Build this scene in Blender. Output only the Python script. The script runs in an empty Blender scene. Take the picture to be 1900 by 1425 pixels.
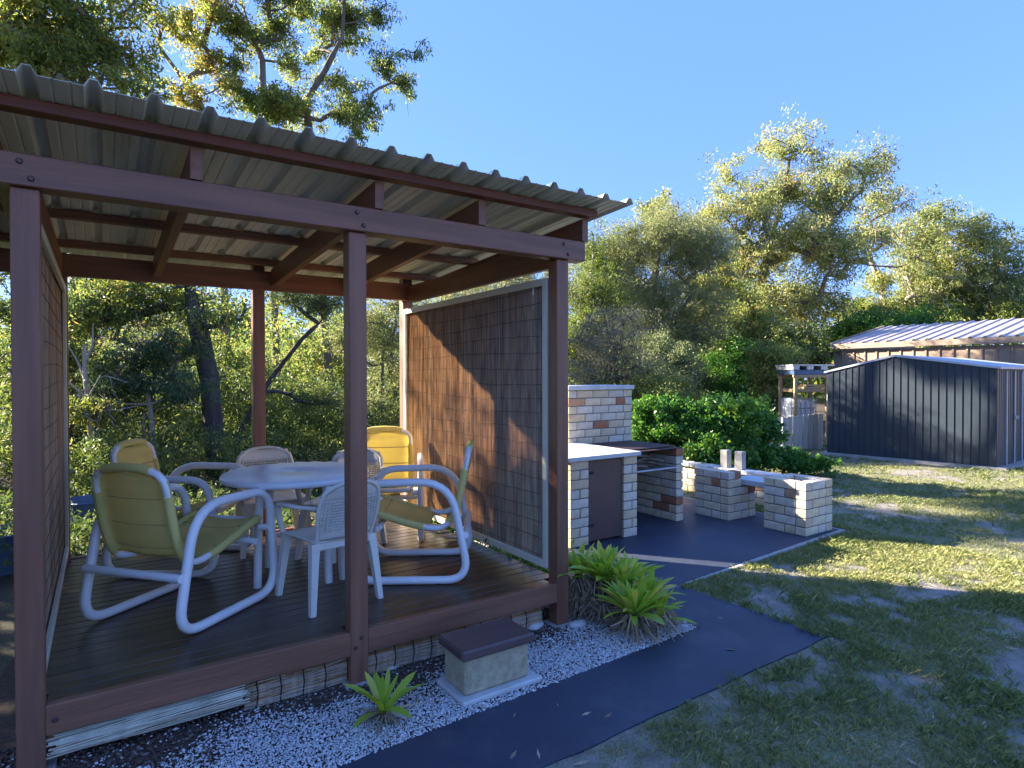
import bpy, math, random
import numpy as np
from mathutils import Vector, Matrix, Euler

random.seed(7)
rng = np.random.default_rng(7)
SC = bpy.context.scene
COL = SC.collection

# ------------------------------------------------------------------ camera
YAW, PITCH, ROLL = math.radians(33.86), math.radians(0.69), math.radians(-0.11)
fwd = Vector((math.sin(YAW)*math.cos(PITCH), math.cos(YAW)*math.cos(PITCH), -math.sin(PITCH)))
rgt = Vector((math.cos(YAW), -math.sin(YAW), 0))
upv = rgt.cross(fwd)
r2 = rgt*math.cos(ROLL) + upv*math.sin(ROLL)
u2 = -rgt*math.sin(ROLL) + upv*math.cos(ROLL)
cam_d = bpy.data.cameras.new('camera')
cam_d.lens = 36*1136.0/1900
cam_d.sensor_width = 36
cam_d.clip_start = 0.05
cam_d.clip_end = 600
cam = bpy.data.objects.new('camera', cam_d)
COL.objects.link(cam)
M = Matrix((r2, u2, -fwd)).transposed().to_4x4()
M.translation = Vector((0.2345, -2.9939, 1.5382))
cam.matrix_world = M
SC.camera = cam

# ------------------------------------------------------------------ sky and sun
SUN_AZ = (-0.61, 0.79)            # horizontal direction towards the sun
SUN_EL = math.radians(24)
world = bpy.data.worlds.new('World')
SC.world = world
world.use_nodes = True
wn = world.node_tree
bg = wn.nodes['Background']
sky = wn.nodes.new('ShaderNodeTexSky')
sky.sky_type = 'NISHITA'
sky.sun_disc = False
sky.sun_elevation = SUN_EL
sky.sun_rotation = math.atan2(SUN_AZ[0], SUN_AZ[1])
sky.air_density = 1.0
sky.dust_density = 0.2
sky.ozone_density = 3.0
tint = wn.nodes.new('ShaderNodeMix'); tint.data_type = 'RGBA'; tint.blend_type = 'MULTIPLY'
tint.inputs[0].default_value = 1.0
tint.inputs[7].default_value = (0.92, 0.92, 1.16, 1)
wn.links.new(sky.outputs[0], tint.inputs[6])
even = wn.nodes.new('ShaderNodeMix'); even.data_type = 'RGBA'      # polarised, evenly deep blue sky
even.inputs[0].default_value = 0.9
even.inputs[7].default_value = (0.165, 0.375, 1.10, 1)
wn.links.new(tint.outputs[2], even.inputs[6])
wn.links.new(even.outputs[2], bg.inputs[0])
bg.inputs[1].default_value = 0.15
sun_d = bpy.data.lights.new('sun', 'SUN')
sun_d.energy = 3.5
sun_d.angle = math.radians(0.6)
sun_d.color = (1.0, 0.90, 0.74)
sun = bpy.data.objects.new('sun', sun_d)
COL.objects.link(sun)
sdir = Vector((SUN_AZ[0]*math.cos(SUN_EL), SUN_AZ[1]*math.cos(SUN_EL), math.sin(SUN_EL)))
sun.rotation_euler = sdir.to_track_quat('Z', 'Y').to_euler()
SC.view_settings.view_transform = 'Standard'
SC.view_settings.look = 'None'
SC.view_settings.exposure = 2.92
SC.view_settings.gamma = 1
SC.view_settings.use_curve_mapping = False
SC.render.engine = 'CYCLES'
SC.cycles.use_denoising = True
SC.cycles.max_bounces = 6
SC.cycles.diffuse_bounces = 3
SC.cycles.transparent_max_bounces = 4
SC.cycles.caustics_reflective = False
SC.cycles.caustics_refractive = False

# ------------------------------------------------------------------ materials
def _n(nt, t, **kw):
    n = nt.nodes.new(t)
    for k, v in kw.items():
        setattr(n, k, v)
    return n

def ramp(nt, stops):
    r = _n(nt, 'ShaderNodeValToRGB')
    e = r.color_ramp.elements
    while len(e) < len(stops):
        e.new(0.5)
    for i, (p, c) in enumerate(stops):
        e[i].position = p
        e[i].color = (c[0], c[1], c[2], 1)
    return r

def scl(c, k):
    return tuple(min(1, v*k) for v in c)

def mat(name, base, rough=0.6, var=0.18, scale=6.0, stretch=(1, 1, 1), bump=0.15, bscale=40.0,
        rand=0.0, metal=0.0, spec=0.5, dirt=None, dirt_amt=0.0, dirt_scale=3.0, coat=0.0):
    m = bpy.data.materials.new(name)
    m.use_nodes = True
    nt = m.node_tree
    p = nt.nodes['Principled BSDF']
    tc = _n(nt, 'ShaderNodeTexCoord')
    mp = _n(nt, 'ShaderNodeMapping')
    mp.inputs['Scale'].default_value = stretch
    nt.links.new(tc.outputs['Object'], mp.inputs[0])
    no = _n(nt, 'ShaderNodeTexNoise')
    no.inputs['Scale'].default_value = scale
    no.inputs['Detail'].default_value = 6
    nt.links.new(mp.outputs[0], no.inputs['Vector'])
    r = ramp(nt, [(0.28, scl(base, 1-var)), (0.72, scl(base, 1+var))])
    nt.links.new(no.outputs[0], r.inputs[0])
    out = r.outputs[0]
    if dirt is not None:
        n2 = _n(nt, 'ShaderNodeTexNoise')
        n2.inputs['Scale'].default_value = dirt_scale
        n2.inputs['Detail'].default_value = 8
        n2.inputs['Roughness'].default_value = 0.7
        nt.links.new(mp.outputs[0], n2.inputs['Vector'])
        r2_ = ramp(nt, [(0.52, (0, 0, 0)), (0.70, (dirt_amt,)*3)])
        nt.links.new(n2.outputs[0], r2_.inputs[0])
        mx = _n(nt, 'ShaderNodeMix', data_type='RGBA')
        nt.links.new(r2_.outputs[0], mx.inputs[0])
        nt.links.new(out, mx.inputs[6])
        mx.inputs[7].default_value = (*dirt, 1)
        out = mx.outputs[2]
    if rand:
        oi = _n(nt, 'ShaderNodeObjectInfo')
        mr = _n(nt, 'ShaderNodeMapRange')
        mr.inputs[3].default_value = 1-rand
        mr.inputs[4].default_value = 1+rand
        nt.links.new(oi.outputs['Random'], mr.inputs[0])
        hs = _n(nt, 'ShaderNodeHueSaturation')
        nt.links.new(mr.outputs[0], hs.inputs['Value'])
        nt.links.new(out, hs.inputs['Color'])
        out = hs.outputs[0]
    nt.links.new(out, p.inputs['Base Color'])
    p.inputs['Roughness'].default_value = rough
    p.inputs['Metallic'].default_value = metal
    p.inputs['Specular IOR Level'].default_value = spec
    p.inputs['Coat Weight'].default_value = coat
    if bump:
        nb = _n(nt, 'ShaderNodeTexNoise')
        nb.inputs['Scale'].default_value = bscale
        nb.inputs['Detail'].default_value = 4
        nt.links.new(mp.outputs[0], nb.inputs['Vector'])
        b = _n(nt, 'ShaderNodeBump')
        b.inputs['Strength'].default_value = bump
        b.inputs['Distance'].default_value = 0.004
        nt.links.new(nb.outputs[0], b.inputs['Height'])
        nt.links.new(b.outputs[0], p.inputs['Normal'])
    return m

def leafmat(name, stops, trans=0.42, rough=0.5):
    m = bpy.data.materials.new(name)
    m.use_nodes = True
    nt = m.node_tree
    p = nt.nodes['Principled BSDF']
    o = nt.nodes['Material Output']
    at = _n(nt, 'ShaderNodeAttribute', attribute_name='v')
    r = ramp(nt, stops)
    nt.links.new(at.outputs['Fac'], r.inputs[0])
    nt.links.new(r.outputs[0], p.inputs['Base Color'])
    p.inputs['Roughness'].default_value = rough
    p.inputs['Specular IOR Level'].default_value = 0.3
    t = _n(nt, 'ShaderNodeBsdfTranslucent')
    hs = _n(nt, 'ShaderNodeHueSaturation')
    hs.inputs['Value'].default_value = 1.5
    hs.inputs['Saturation'].default_value = 1.1
    nt.links.new(r.outputs[0], hs.inputs['Color'])
    nt.links.new(hs.outputs[0], t.inputs['Color'])
    mx = _n(nt, 'ShaderNodeMixShader')
    mx.inputs[0].default_value = trans
    nt.links.new(p.outputs[0], mx.inputs[1])
    nt.links.new(t.outputs[0], mx.inputs[2])
    nt.links.new(mx.outputs[0], o.inputs['Surface'])
    return m

BR = (0.225, 0.096, 0.056)
MT = {}
for ax, st in (('x', (0.08, 1, 1)), ('y', (1, 0.08, 1)), ('z', (1, 1, 0.08))):
    MT['brown_'+ax] = mat('brown_painted_timber_'+ax, BR, rough=0.45, var=0.26, scale=18, stretch=st, bump=0.5,
                          bscale=90, dirt=(0.07, 0.045, 0.04), dirt_amt=0.6, dirt_scale=7)
MT['seatboard'] = mat('dark_brown_seat_timber', (0.095, 0.058, 0.055), rough=0.5, var=0.25, scale=18, stretch=(0.1, 1, 1), bump=0.5, bscale=90)
MT['red_x'] = mat('red_brown_timber', (0.15, 0.045, 0.030), rough=0.5, var=0.2, scale=22, stretch=(0.08, 1, 1), bump=0.4, bscale=90)
MT['deck'] = mat('oiled_deck_timber', (0.060, 0.036, 0.019), rough=0.36, var=0.35, scale=14, stretch=(0.06, 1, 1), bump=0.35,
                 bscale=60, rand=0.22, spec=0.6)
MT['roof'] = mat('weathered_cream_steel', (0.80, 0.84, 0.76), rough=0.45, var=0.06, scale=5, stretch=(1, 0.15, 1), bump=0.05,
                 dirt=(0.30, 0.28, 0.20), dirt_amt=0.5, dirt_scale=5)
MT['cream'] = mat('cream_painted_timber', (0.68, 0.65, 0.52), rough=0.45, var=0.06, scale=10, bump=0.2)
MT['reed1'] = mat('reed_tan', (0.54, 0.375, 0.235), rough=0.8, var=0.35, scale=9, stretch=(3, 3, 0.5), bump=0)
MT['reed2'] = mat('reed_brown', (0.40, 0.275, 0.18), rough=0.8, var=0.35, scale=9, stretch=(3, 3, 0.5), bump=0)
MT['reed3'] = mat('reed_grey', (0.54, 0.43, 0.32), rough=0.85, var=0.3, scale=9, stretch=(3, 3, 0.5), bump=0)
MT['reedorange'] = mat('reed_orange', (0.33, 0.17, 0.06), rough=0.8, var=0.3, scale=9, bump=0)
MT['reedpale'] = mat('reed_pale', (0.52, 0.50, 0.38), rough=0.85, var=0.25, scale=9, bump=0)
MT['wire'] = mat('dark_wire', (0.05, 0.042, 0.036), rough=1.0, var=0.1, bump=0, spec=0.02)
MT['steel'] = mat('galvanised_bolt', (0.10, 0.06, 0.055), rough=0.4, var=0.2, bump=0, metal=0.3)
MT['white_pvc'] = mat('white_pvc_tube', (0.80, 0.80, 0.80), rough=0.28, var=0.03, scale=4, bump=0.03, dirt=(0.62, 0.59, 0.53), dirt_amt=0.25, dirt_scale=7)
MT['plastic'] = mat('cream_white_plastic', (0.72, 0.70, 0.62), rough=0.35, var=0.04, scale=4, bump=0.03, dirt=(0.45, 0.40, 0.30), dirt_amt=0.3, dirt_scale=9)
MT['tabletop'] = mat('white_table_plastic', (0.74, 0.76, 0.78), rough=0.3, var=0.04, scale=4, bump=0.03)
MT['yellow'] = mat('yellow_sling_fabric', (0.90, 0.78, 0.30), rough=0.75, var=0.08, scale=5, bump=0.4, bscale=260, dirt=(0.66, 0.56, 0.27), dirt_amt=0.4, dirt_scale=5)
def _translucent(m, k):
    nt = m.node_tree; p = nt.nodes['Principled BSDF']; o = nt.nodes['Material Output']
    t = _n(nt, 'ShaderNodeBsdfTranslucent'); mx = _n(nt, 'ShaderNodeMixShader'); mx.inputs[0].default_value = k
    nt.links.new(p.inputs['Base Color'].links[0].from_socket, t.inputs['Color'])
    nt.links.new(p.outputs[0], mx.inputs[1]); nt.links.new(t.outputs[0], mx.inputs[2]); nt.links.new(mx.outputs[0], o.inputs['Surface'])
_translucent(MT['yellow'], 0.42)
MT['yellowseam'] = mat('yellow_seam', (0.50, 0.40, 0.14), rough=0.8, bump=0)
MT['bluepaint'] = mat('charcoal_path_paint', (0.034, 0.043, 0.070), rough=0.55, var=0.2, scale=2.2, bump=0.35, bscale=120,
                      dirt=(0.095, 0.098, 0.115), dirt_amt=0.55, dirt_scale=1.7)
MT['concrete'] = mat('bare_concrete', (0.36, 0.34, 0.31), rough=0.85, var=0.15, scale=7, bump=0.5, bscale=70, dirt=(0.2, 0.18, 0.15), dirt_amt=0.5)
MT['whitestone'] = mat('white_paver', (0.55, 0.55, 0.53), rough=0.8, var=0.1, scale=7, bump=0.4, bscale=70, dirt=(0.3, 0.27, 0.2), dirt_amt=0.5)
MT['sandstone'] = mat('sandstone_block', (0.42, 0.36, 0.235), rough=0.9, var=0.22, scale=30, bump=0.9, bscale=110, dirt=(0.24, 0.19, 0.10), dirt_amt=0.5, dirt_scale=12)
MT['mortar'] = mat('grey_mortar', (0.22, 0.20, 0.18), rough=0.95, var=0.15, scale=20, bump=0.4)
MT['door'] = mat('brown_painted_door', (0.095, 0.050, 0.045), rough=0.5, var=0.12, scale=6, bump=0.2)
MT['rust'] = mat('rusted_hotplate', (0.055, 0.028, 0.022), rough=0.7, var=0.4, scale=8, bump=0.5, dirt=(0.16, 0.06, 0.02), dirt_amt=0.6, dirt_scale=6)
MT['firewood'] = mat('firewood_bark', (0.17, 0.13, 0.10), rough=0.9, var=0.35, scale=12, bump=0.8, rand=0.3)
MT['navy'] = mat('slate_blue_steel_cladding', (0.030, 0.042, 0.056), rough=0.42, var=0.06, scale=3, bump=0.03, spec=0.5)
MT['shedside'] = mat('slate_steel_door', (0.10, 0.105, 0.10), rough=0.4, var=0.06, scale=3, bump=0.03)
MT['shedroof'] = mat('pale_steel_trim', (0.45, 0.48, 0.52), rough=0.4, var=0.06, scale=3, bump=0.03)
MT['tan'] = mat('tan_steel_cladding', (0.32, 0.225, 0.16), rough=0.55, var=0.08, scale=3, bump=0.05)
MT['tanroof'] = mat('pale_pink_steel_roof', (0.38, 0.34, 0.335), rough=0.5, var=0.08, scale=2, bump=0.05)
MT['paling'] = mat('weathered_paling', (0.46, 0.40, 0.34), rough=0.9, var=0.3, scale=12, stretch=(1, 1, 0.1), bump=0.6, rand=0.3)
MT['rawtimber'] = mat('raw_pine_timber', (0.36, 0.25, 0.14), rough=0.8, var=0.2, scale=10, bump=0.3, rand=0.2)
MT['ibc'] = mat('translucent_tank_plastic', (0.62, 0.66, 0.70), rough=0.4, var=0.05, bump=0)
MT['galv'] = mat('galvanised_steel', (0.42, 0.43, 0.44), rough=0.45, var=0.1, metal=0.4, bump=0.05)
MT['greyplastic'] = mat('grey_plastic', (0.42, 0.43, 0.42), rough=0.5, var=0.08, bump=0.05)
MT['blueplastic'] = mat('blue_plastic', (0.045, 0.09, 0.17), rough=0.5, var=0.15, bump=0.1)
MT['bark'] = mat('grey_gum_bark', (0.17, 0.14, 0.115), rough=0.95, var=0.4, scale=5, stretch=(1, 1, 0.25), bump=1.0, bscale=24, dirt=(0.30, 0.26, 0.22), dirt_amt=0.6, dirt_scale=2)
MT['barkdark'] = mat('dark_ridged_bark', (0.075, 0.062, 0.055), rough=0.95, var=0.45, scale=9, stretch=(1, 1, 0.15), bump=1.0, bscale=24)
MT['barkpale'] = mat('pale_smooth_bark', (0.36, 0.31, 0.26), rough=0.8, var=0.25, scale=4, stretch=(1, 1, 0.3), bump=0.5, dirt=(0.16, 0.11, 0.08), dirt_amt=0.7, dirt_scale=3)
MT['pebble'] = mat('white_pebble', (0.62, 0.61, 0.60), rough=0.8, var=0.22, scale=60, bump=0.2)
MT['mulch'] = mat('brown_mulch', (0.095, 0.062, 0.045), rough=0.95, var=0.5, scale=50, bump=0.4)
MT['mulchgrey'] = mat('grey_mulch', (0.20, 0.165, 0.14), rough=0.95, var=0.4, scale=50, bump=0.4)

for k_ in ('reed1', 'reed2', 'reed3'): _translucent(MT[k_], 0.25)

# brick: cream with a random few in orange or brown, chosen per brick object
def brickmat():
    m = mat('cream_brick', (0.66, 0.58, 0.46), rough=0.9, var=0.16, scale=14, bump=0.6, bscale=90)
    nt = m.node_tree
    p = nt.nodes['Principled BSDF']
    src = p.inputs['Base Color'].links[0].from_socket
    oi = _n(nt, 'ShaderNodeObjectInfo')
    r = ramp(nt, [(0.0, (1.0, 1.0, 1.0)), (0.35, (0.86, 0.84, 0.80)), (0.60, (1.05, 0.98, 0.82)), (0.78, (0.92, 0.80, 0.62)),
                  (0.975, (0.92, 0.82, 0.66)), (0.98, (0.85, 0.52, 0.32)), (0.99, (0.60, 0.40, 0.28))])
    nt.links.new(oi.outputs['Random'], r.inputs[0])
    mu = _n(nt, 'ShaderNodeMix', data_type='RGBA', blend_type='MULTIPLY')
    mu.inputs[0].default_value = 1
    nt.links.new(src, mu.inputs[6])
    nt.links.new(r.outputs[0], mu.inputs[7])
    # orange fire flash on part of the face
    tc = _n(nt, 'ShaderNodeTexCoord')
    ad = _n(nt, 'ShaderNodeVectorMath', operation='ADD')
    sc_ = _n(nt, 'ShaderNodeVectorMath', operation='SCALE')
    sc_.inputs[3].default_value = 37.0
    cx = _n(nt, 'ShaderNodeCombineXYZ')
    nt.links.new(oi.outputs['Random'], cx.inputs[0])
    nt.links.new(cx.outputs[0], sc_.inputs[0])
    nt.links.new(tc.outputs['Object'], ad.inputs[0])
    nt.links.new(sc_.outputs[0], ad.inputs[1])
    n = _n(nt, 'ShaderNodeTexNoise')
    n.inputs['Scale'].default_value = 7
    nt.links.new(ad.outputs[0], n.inputs['Vector'])
    rr = ramp(nt, [(0.60, (0, 0, 0)), (0.80, (0.6, 0.6, 0.6))])
    nt.links.new(n.outputs[0], rr.inputs[0])
    mx = _n(nt, 'ShaderNodeMix', data_type='RGBA')
    nt.links.new(rr.outputs[0], mx.inputs[0])
    nt.links.new(mu.outputs[2], mx.inputs[6])
    mx.inputs[7].default_value = (0.50, 0.33, 0.20, 1)
    nt.links.new(mx.outputs[2], p.inputs['Base Color'])
    return m
MT['brick'] = brickmat()
MT['brickorange'] = mat('orange_brick', (0.36, 0.15, 0.075), rough=0.9, var=0.25, scale=14, bump=0.6, bscale=90)

G1, G2, G3 = (0.045, 0.062, 0.022), (0.10, 0.115, 0.032), (0.20, 0.185, 0.055)
MT['leaf_gum'] = leafmat('gum_leaves', [(0.0, (0.073, 0.117, 0.040)), (0.45, (0.169, 0.222, 0.061)), (0.8, (0.328, 0.338, 0.082)), (0.95, (0.436, 0.313, 0.108))], trans=0.5)
MT['leaf_gumwarm'] = leafmat('warm_gum_leaves', [(0.0, (0.142, 0.171, 0.058)), (0.4, (0.273, 0.308, 0.109)), (0.8, (0.415, 0.411, 0.146)), (0.97, (0.544, 0.357, 0.191))])
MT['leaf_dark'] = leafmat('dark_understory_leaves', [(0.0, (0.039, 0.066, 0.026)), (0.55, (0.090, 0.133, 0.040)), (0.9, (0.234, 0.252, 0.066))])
MT['leaf_fine'] = leafmat('fine_wattle_leaves', [(0.0, (0.123, 0.152, 0.068)), (0.5, (0.235, 0.255, 0.106)), (0.95, (0.372, 0.358, 0.151))])
MT['leaf_teal'] = leafmat('bluish_sapling_leaves', [(0.0, (0.04, 0.08, 0.04)), (0.6, (0.09, 0.14, 0.065)), (0.95, (0.17, 0.22, 0.07))])
MT['leaf_lime'] = leafmat('yellow_green_leaves', [(0.0, (0.100, 0.140, 0.033)), (0.5, (0.200, 0.230, 0.052)), (0.95, (0.340, 0.300, 0.078))], trans=0.45)
MT['leaf_dry'] = leafmat('dry_olive_leaves', [(0.0, (0.15, 0.14, 0.08)), (0.6, (0.28, 0.26, 0.14)), (0.95, (0.40, 0.36, 0.20))])
MT['leaf_vine'] = leafmat('bright_vine_leaves', [(0.0, (0.035, 0.105, 0.025)), (0.5, (0.084, 0.196, 0.035)), (0.95, (0.238, 0.350, 0.056))], trans=0.4, rough=0.35)
MT['bromeliad'] = leafmat('bromeliad_leaves', [(0.0, (0.230, 0.391, 0.052)), (0.6, (0.506, 0.575, 0.081)), (0.95, (0.713, 0.575, 0.127))], trans=0.35, rough=0.3)
MT['deadleaf'] = leafmat('dead_leaves', [(0.0, (0.24, 0.17, 0.11)), (0.95, (0.46, 0.37, 0.26))], trans=0.15, rough=0.8)
MT['grass'] = leafmat('lawn_grass', [(0.0, (0.12, 0.165, 0.05)), (0.5, (0.25, 0.265, 0.09)), (0.85, (0.40, 0.36, 0.14)), (1.0, (0.48, 0.40, 0.22))], trans=0.3)

# ------------------------------------------------------------------ mesh helpers
def tag(o, label=None, cat=None, group=None, kind=None):
    if label: o['label'] = label
    if cat: o['category'] = cat
    if group: o['group'] = group
    if kind: o['kind'] = kind
    return o

def empty(name, loc=(0, 0, 0), rz=0.0, **kw):
    o = bpy.data.objects.new(name, None)
    o.empty_display_size = 0.1
    COL.objects.link(o)
    o.location = loc
    o.rotation_euler = (0, 0, rz)
    return tag(o, **kw)

def link(name, me, parent=None, loc=(0, 0, 0), rot=(0, 0, 0), **kw):
    o = bpy.data.objects.new(name, me)
    COL.objects.link(o)
    if parent: o.parent = parent
    o.location = loc
    o.rotation_euler = rot
    return tag(o, **kw)

def copy_tree(o, parent=None):
    c = o.copy()
    COL.objects.link(c)
    c.parent = parent
    for ch in o.children:
        copy_tree(ch, c)
    return c

class MB:
    def __init__(s):
        s.v = []; s.f = []; s.mi = []; s.sm = []
    def raw(s, vs, fs, mi=0, smooth=False):
        b = len(s.v)
        s.v += [tuple(v) for v in vs]
        s.f += [tuple(i+b for i in f) for f in fs]
        s.mi += [mi]*len(fs); s.sm += [smooth]*len(fs)
    def box(s, x0, x1, y0, y1, z0, z1, ch=0.003, mi=0, M=None):
        c = ((x0+x1)/2, (y0+y1)/2, (z0+z1)/2)
        h = ((x1-x0)/2, (y1-y0)/2, (z1-z0)/2)
        ch = min(ch, min(h)*0.45)
        idx = {}; vs = []
        for sx in (-1, 1):
            for sy in (-1, 1):
                for sz in (-1, 1):
                    for a in range(3):
                        d = [h[0]-ch, h[1]-ch, h[2]-ch]
                        d[a] = h[a]
                        idx[(sx, sy, sz, a)] = len(vs)
                        p = Vector((c[0]+sx*d[0], c[1]+sy*d[1], c[2]+sz*d[2]))
                        vs.append(M @ p if M else p)
        fs = []
        def add(f, out):
            a, b_, c_ = (Vector(vs[f[0]]), Vector(vs[f[1]]), Vector(vs[f[2]]))
            n = (b_-a).cross(c_-a)
            o_ = (M.to_3x3() @ Vector(out)) if M else Vector(out)
            fs.append(f if n.dot(o_) > 0 else f[::-1])
        for a in range(3):
            u, w = [i for i in range(3) if i != a]
            for sg in (-1, 1):
                q = []
                for (p_, q_) in ((-1, -1), (1, -1), (1, 1), (-1, 1)):
                    k = [0, 0, 0]; k[a] = sg; k[u] = p_; k[w] = q_
                    q.append(idx[(*k, a)])
                out = [0, 0, 0]; out[a] = sg
                add(tuple(q), out)
            # edges between faces u and w running along a
            for su in (-1, 1):
                for sw in (-1, 1):
                    k1 = [0, 0, 0]; k1[u] = su; k1[w] = sw; k1[a] = -1
                    k2 = list(k1); k2[a] = 1
                    out = [0, 0, 0]; out[u] = su; out[w] = sw
                    add((idx[(*k1, u)], idx[(*k1, w)], idx[(*k2, w)], idx[(*k2, u)]), out)
        for sx in (-1, 1):
            for sy in (-1, 1):
                for sz in (-1, 1):
                    add(tuple(idx[(sx, sy, sz, a)] for a in range(3)), (sx, sy, sz))
        s.raw(vs, fs, mi)
    def tube(s, pts, r, n=8, closed=False, mi=0, caps=True, flat=1.0):
        pts = [Vector(p) for p in pts]
        rs = r if isinstance(r, (list, tuple)) else [r]*len(pts)
        N = len(pts)
        vs = []
        ref = None
        for i, p in enumerate(pts):
            if closed:
                t = (pts[(i+1) % N]-pts[i-1])
            else:
                t = pts[min(i+1, N-1)]-pts[max(i-1, 0)]
            t.normalize()
            if ref is None:
                ref = Vector((0, 0, 1)) if abs(t.z) < 0.9 else Vector((1, 0, 0))
            a = (ref - t*ref.dot(t)).normalized()
            ref = a
            b = t.cross(a)
            for k in range(n):
                an = 2*math.pi*k/n
                vs.append(p + (a*math.cos(an)*flat + b*math.sin(an))*rs[i])
        fs = []
        for i in range(N if closed else N-1):
            j = (i+1) % N
            for k in range(n):
                l = (k+1) % n
                fs.append((i*n+k, i*n+l, j*n+l, j*n+k))
        s.raw(vs, fs, mi, smooth=n > 5)
        if caps and not closed:      # flat end caps on their own vertices
            s.raw(vs[:n], [tuple(range(n))[::-1]], mi)
            s.raw(vs[-n:], [tuple(range(n))], mi)
    def build(s, name, mats, parent=None, **kw):
        me = s.mesh(name, mats)
        return link(name, me, parent, **kw)
    def mesh(s, name, mats):
        me = bpy.data.meshes.new(name)
        me.from_pydata(s.v, [], s.f)
        if not isinstance(mats, (list, tuple)): mats = [mats]
        for m in mats: me.materials.append(m)
        me.polygons.foreach_set('material_index', s.mi)
        me.polygons.foreach_set('use_smooth', s.sm)
        me.update()
        return me

def npmesh(name, verts, faces, mats, attr=None, mi=None, smooth=False):
    """faces: (N,k) int array; attr: (N,) float per face"""
    me = bpy.data.meshes.new(name)
    nf, k = faces.shape
    me.vertices.add(len(verts)); me.vertices.foreach_set('co', np.ascontiguousarray(verts, dtype=np.float32).ravel())
    me.loops.add(nf*k); me.loops.foreach_set('vertex_index', faces.astype(np.int32).ravel())
    me.polygons.add(nf)
    me.polygons.foreach_set('loop_start', np.arange(0, nf*k, k, dtype=np.int32))
    if smooth: me.polygons.foreach_set('use_smooth', np.ones(nf, dtype=bool))
    if not isinstance(mats, (list, tuple)): mats = [mats]
    for m in mats: me.materials.append(m)
    if mi is not None: me.polygons.foreach_set('material_index', mi.astype(np.int32))
    me.update(calc_edges=True)
    if attr is not None:
        a = me.attributes.new('v', 'FLOAT', 'FACE')
        a.data.foreach_set('value', attr.astype(np.float32))
    return me

def rounded(pts, rads, seg=5):
    """closed polyline with rounded corners; pts 3D"""
    out = []
    N = len(pts)
    for i in range(N):
        p0, p, p1 = Vector(pts[i-1]), Vector(pts[i]), Vector(pts[(i+1) % N])
        a = (p0-p).normalized(); b = (p1-p).normalized()
        r = rads[i]
        s0 = p + a*r; s1 = p + b*r
        for k in range(seg+1):
            t = k/seg
            out.append(s0*(1-t)**2 + p*2*t*(1-t) + s1*t*t)
    return out

# numpy value noise
_ng = np.random.default_rng(3).random((64, 64))
def vnoise(x, y):
    xi = np.floor(x).astype(int); yi = np.floor(y).astype(int)
    fx = x-xi; fy = y-yi
    fx = fx*fx*(3-2*fx); fy = fy*fy*(3-2*fy)
    g = lambda a, b: _ng[a % 64, b % 64]
    return (g(xi, yi)*(1-fx)+g(xi+1, yi)*fx)*(1-fy) + (g(xi, yi+1)*(1-fx)+g(xi+1, yi+1)*fx)*fy
def fbm(x, y, o=4):
    s = 0; a = 0.5
    for k in range(o):
        s = s + a*vnoise(x*2**k+k*7.3, y*2**k+k*3.1); a *= 0.5
    return s/(1-0.5**o)

# ------------------------------------------------------------------ ground
def bareness(x, y):
    b = fbm(x*1.5+3, y*1.9+9, 4)
    b2 = fbm(x*6.1+13, y*6.1+5, 3)
    v = (b-0.52)*3.0 + (b2-0.5)*2.6 + 0.04
    # worn sandy ground near the slab corner
    d = np.sqrt(((x-4.9)/1.5)**2 + ((y+0.55)/0.6)**2)
    v = v + np.clip(1.1-d, 0, 1)*0.6
    return np.clip(v, 0, 1)

def litter(x, y):
    a = np.clip((y-2.2)/0.8, 0, 1)*np.clip((6.2-x)/1.2, 0, 1)
    b = np.clip((-0.0-x)/0.4, 0, 1)
    c = np.clip((y-4.5-(x-7)*0.1)/1.0, 0, 1)
    return np.clip(np.maximum(np.maximum(a, b), c), 0, 1)

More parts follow.
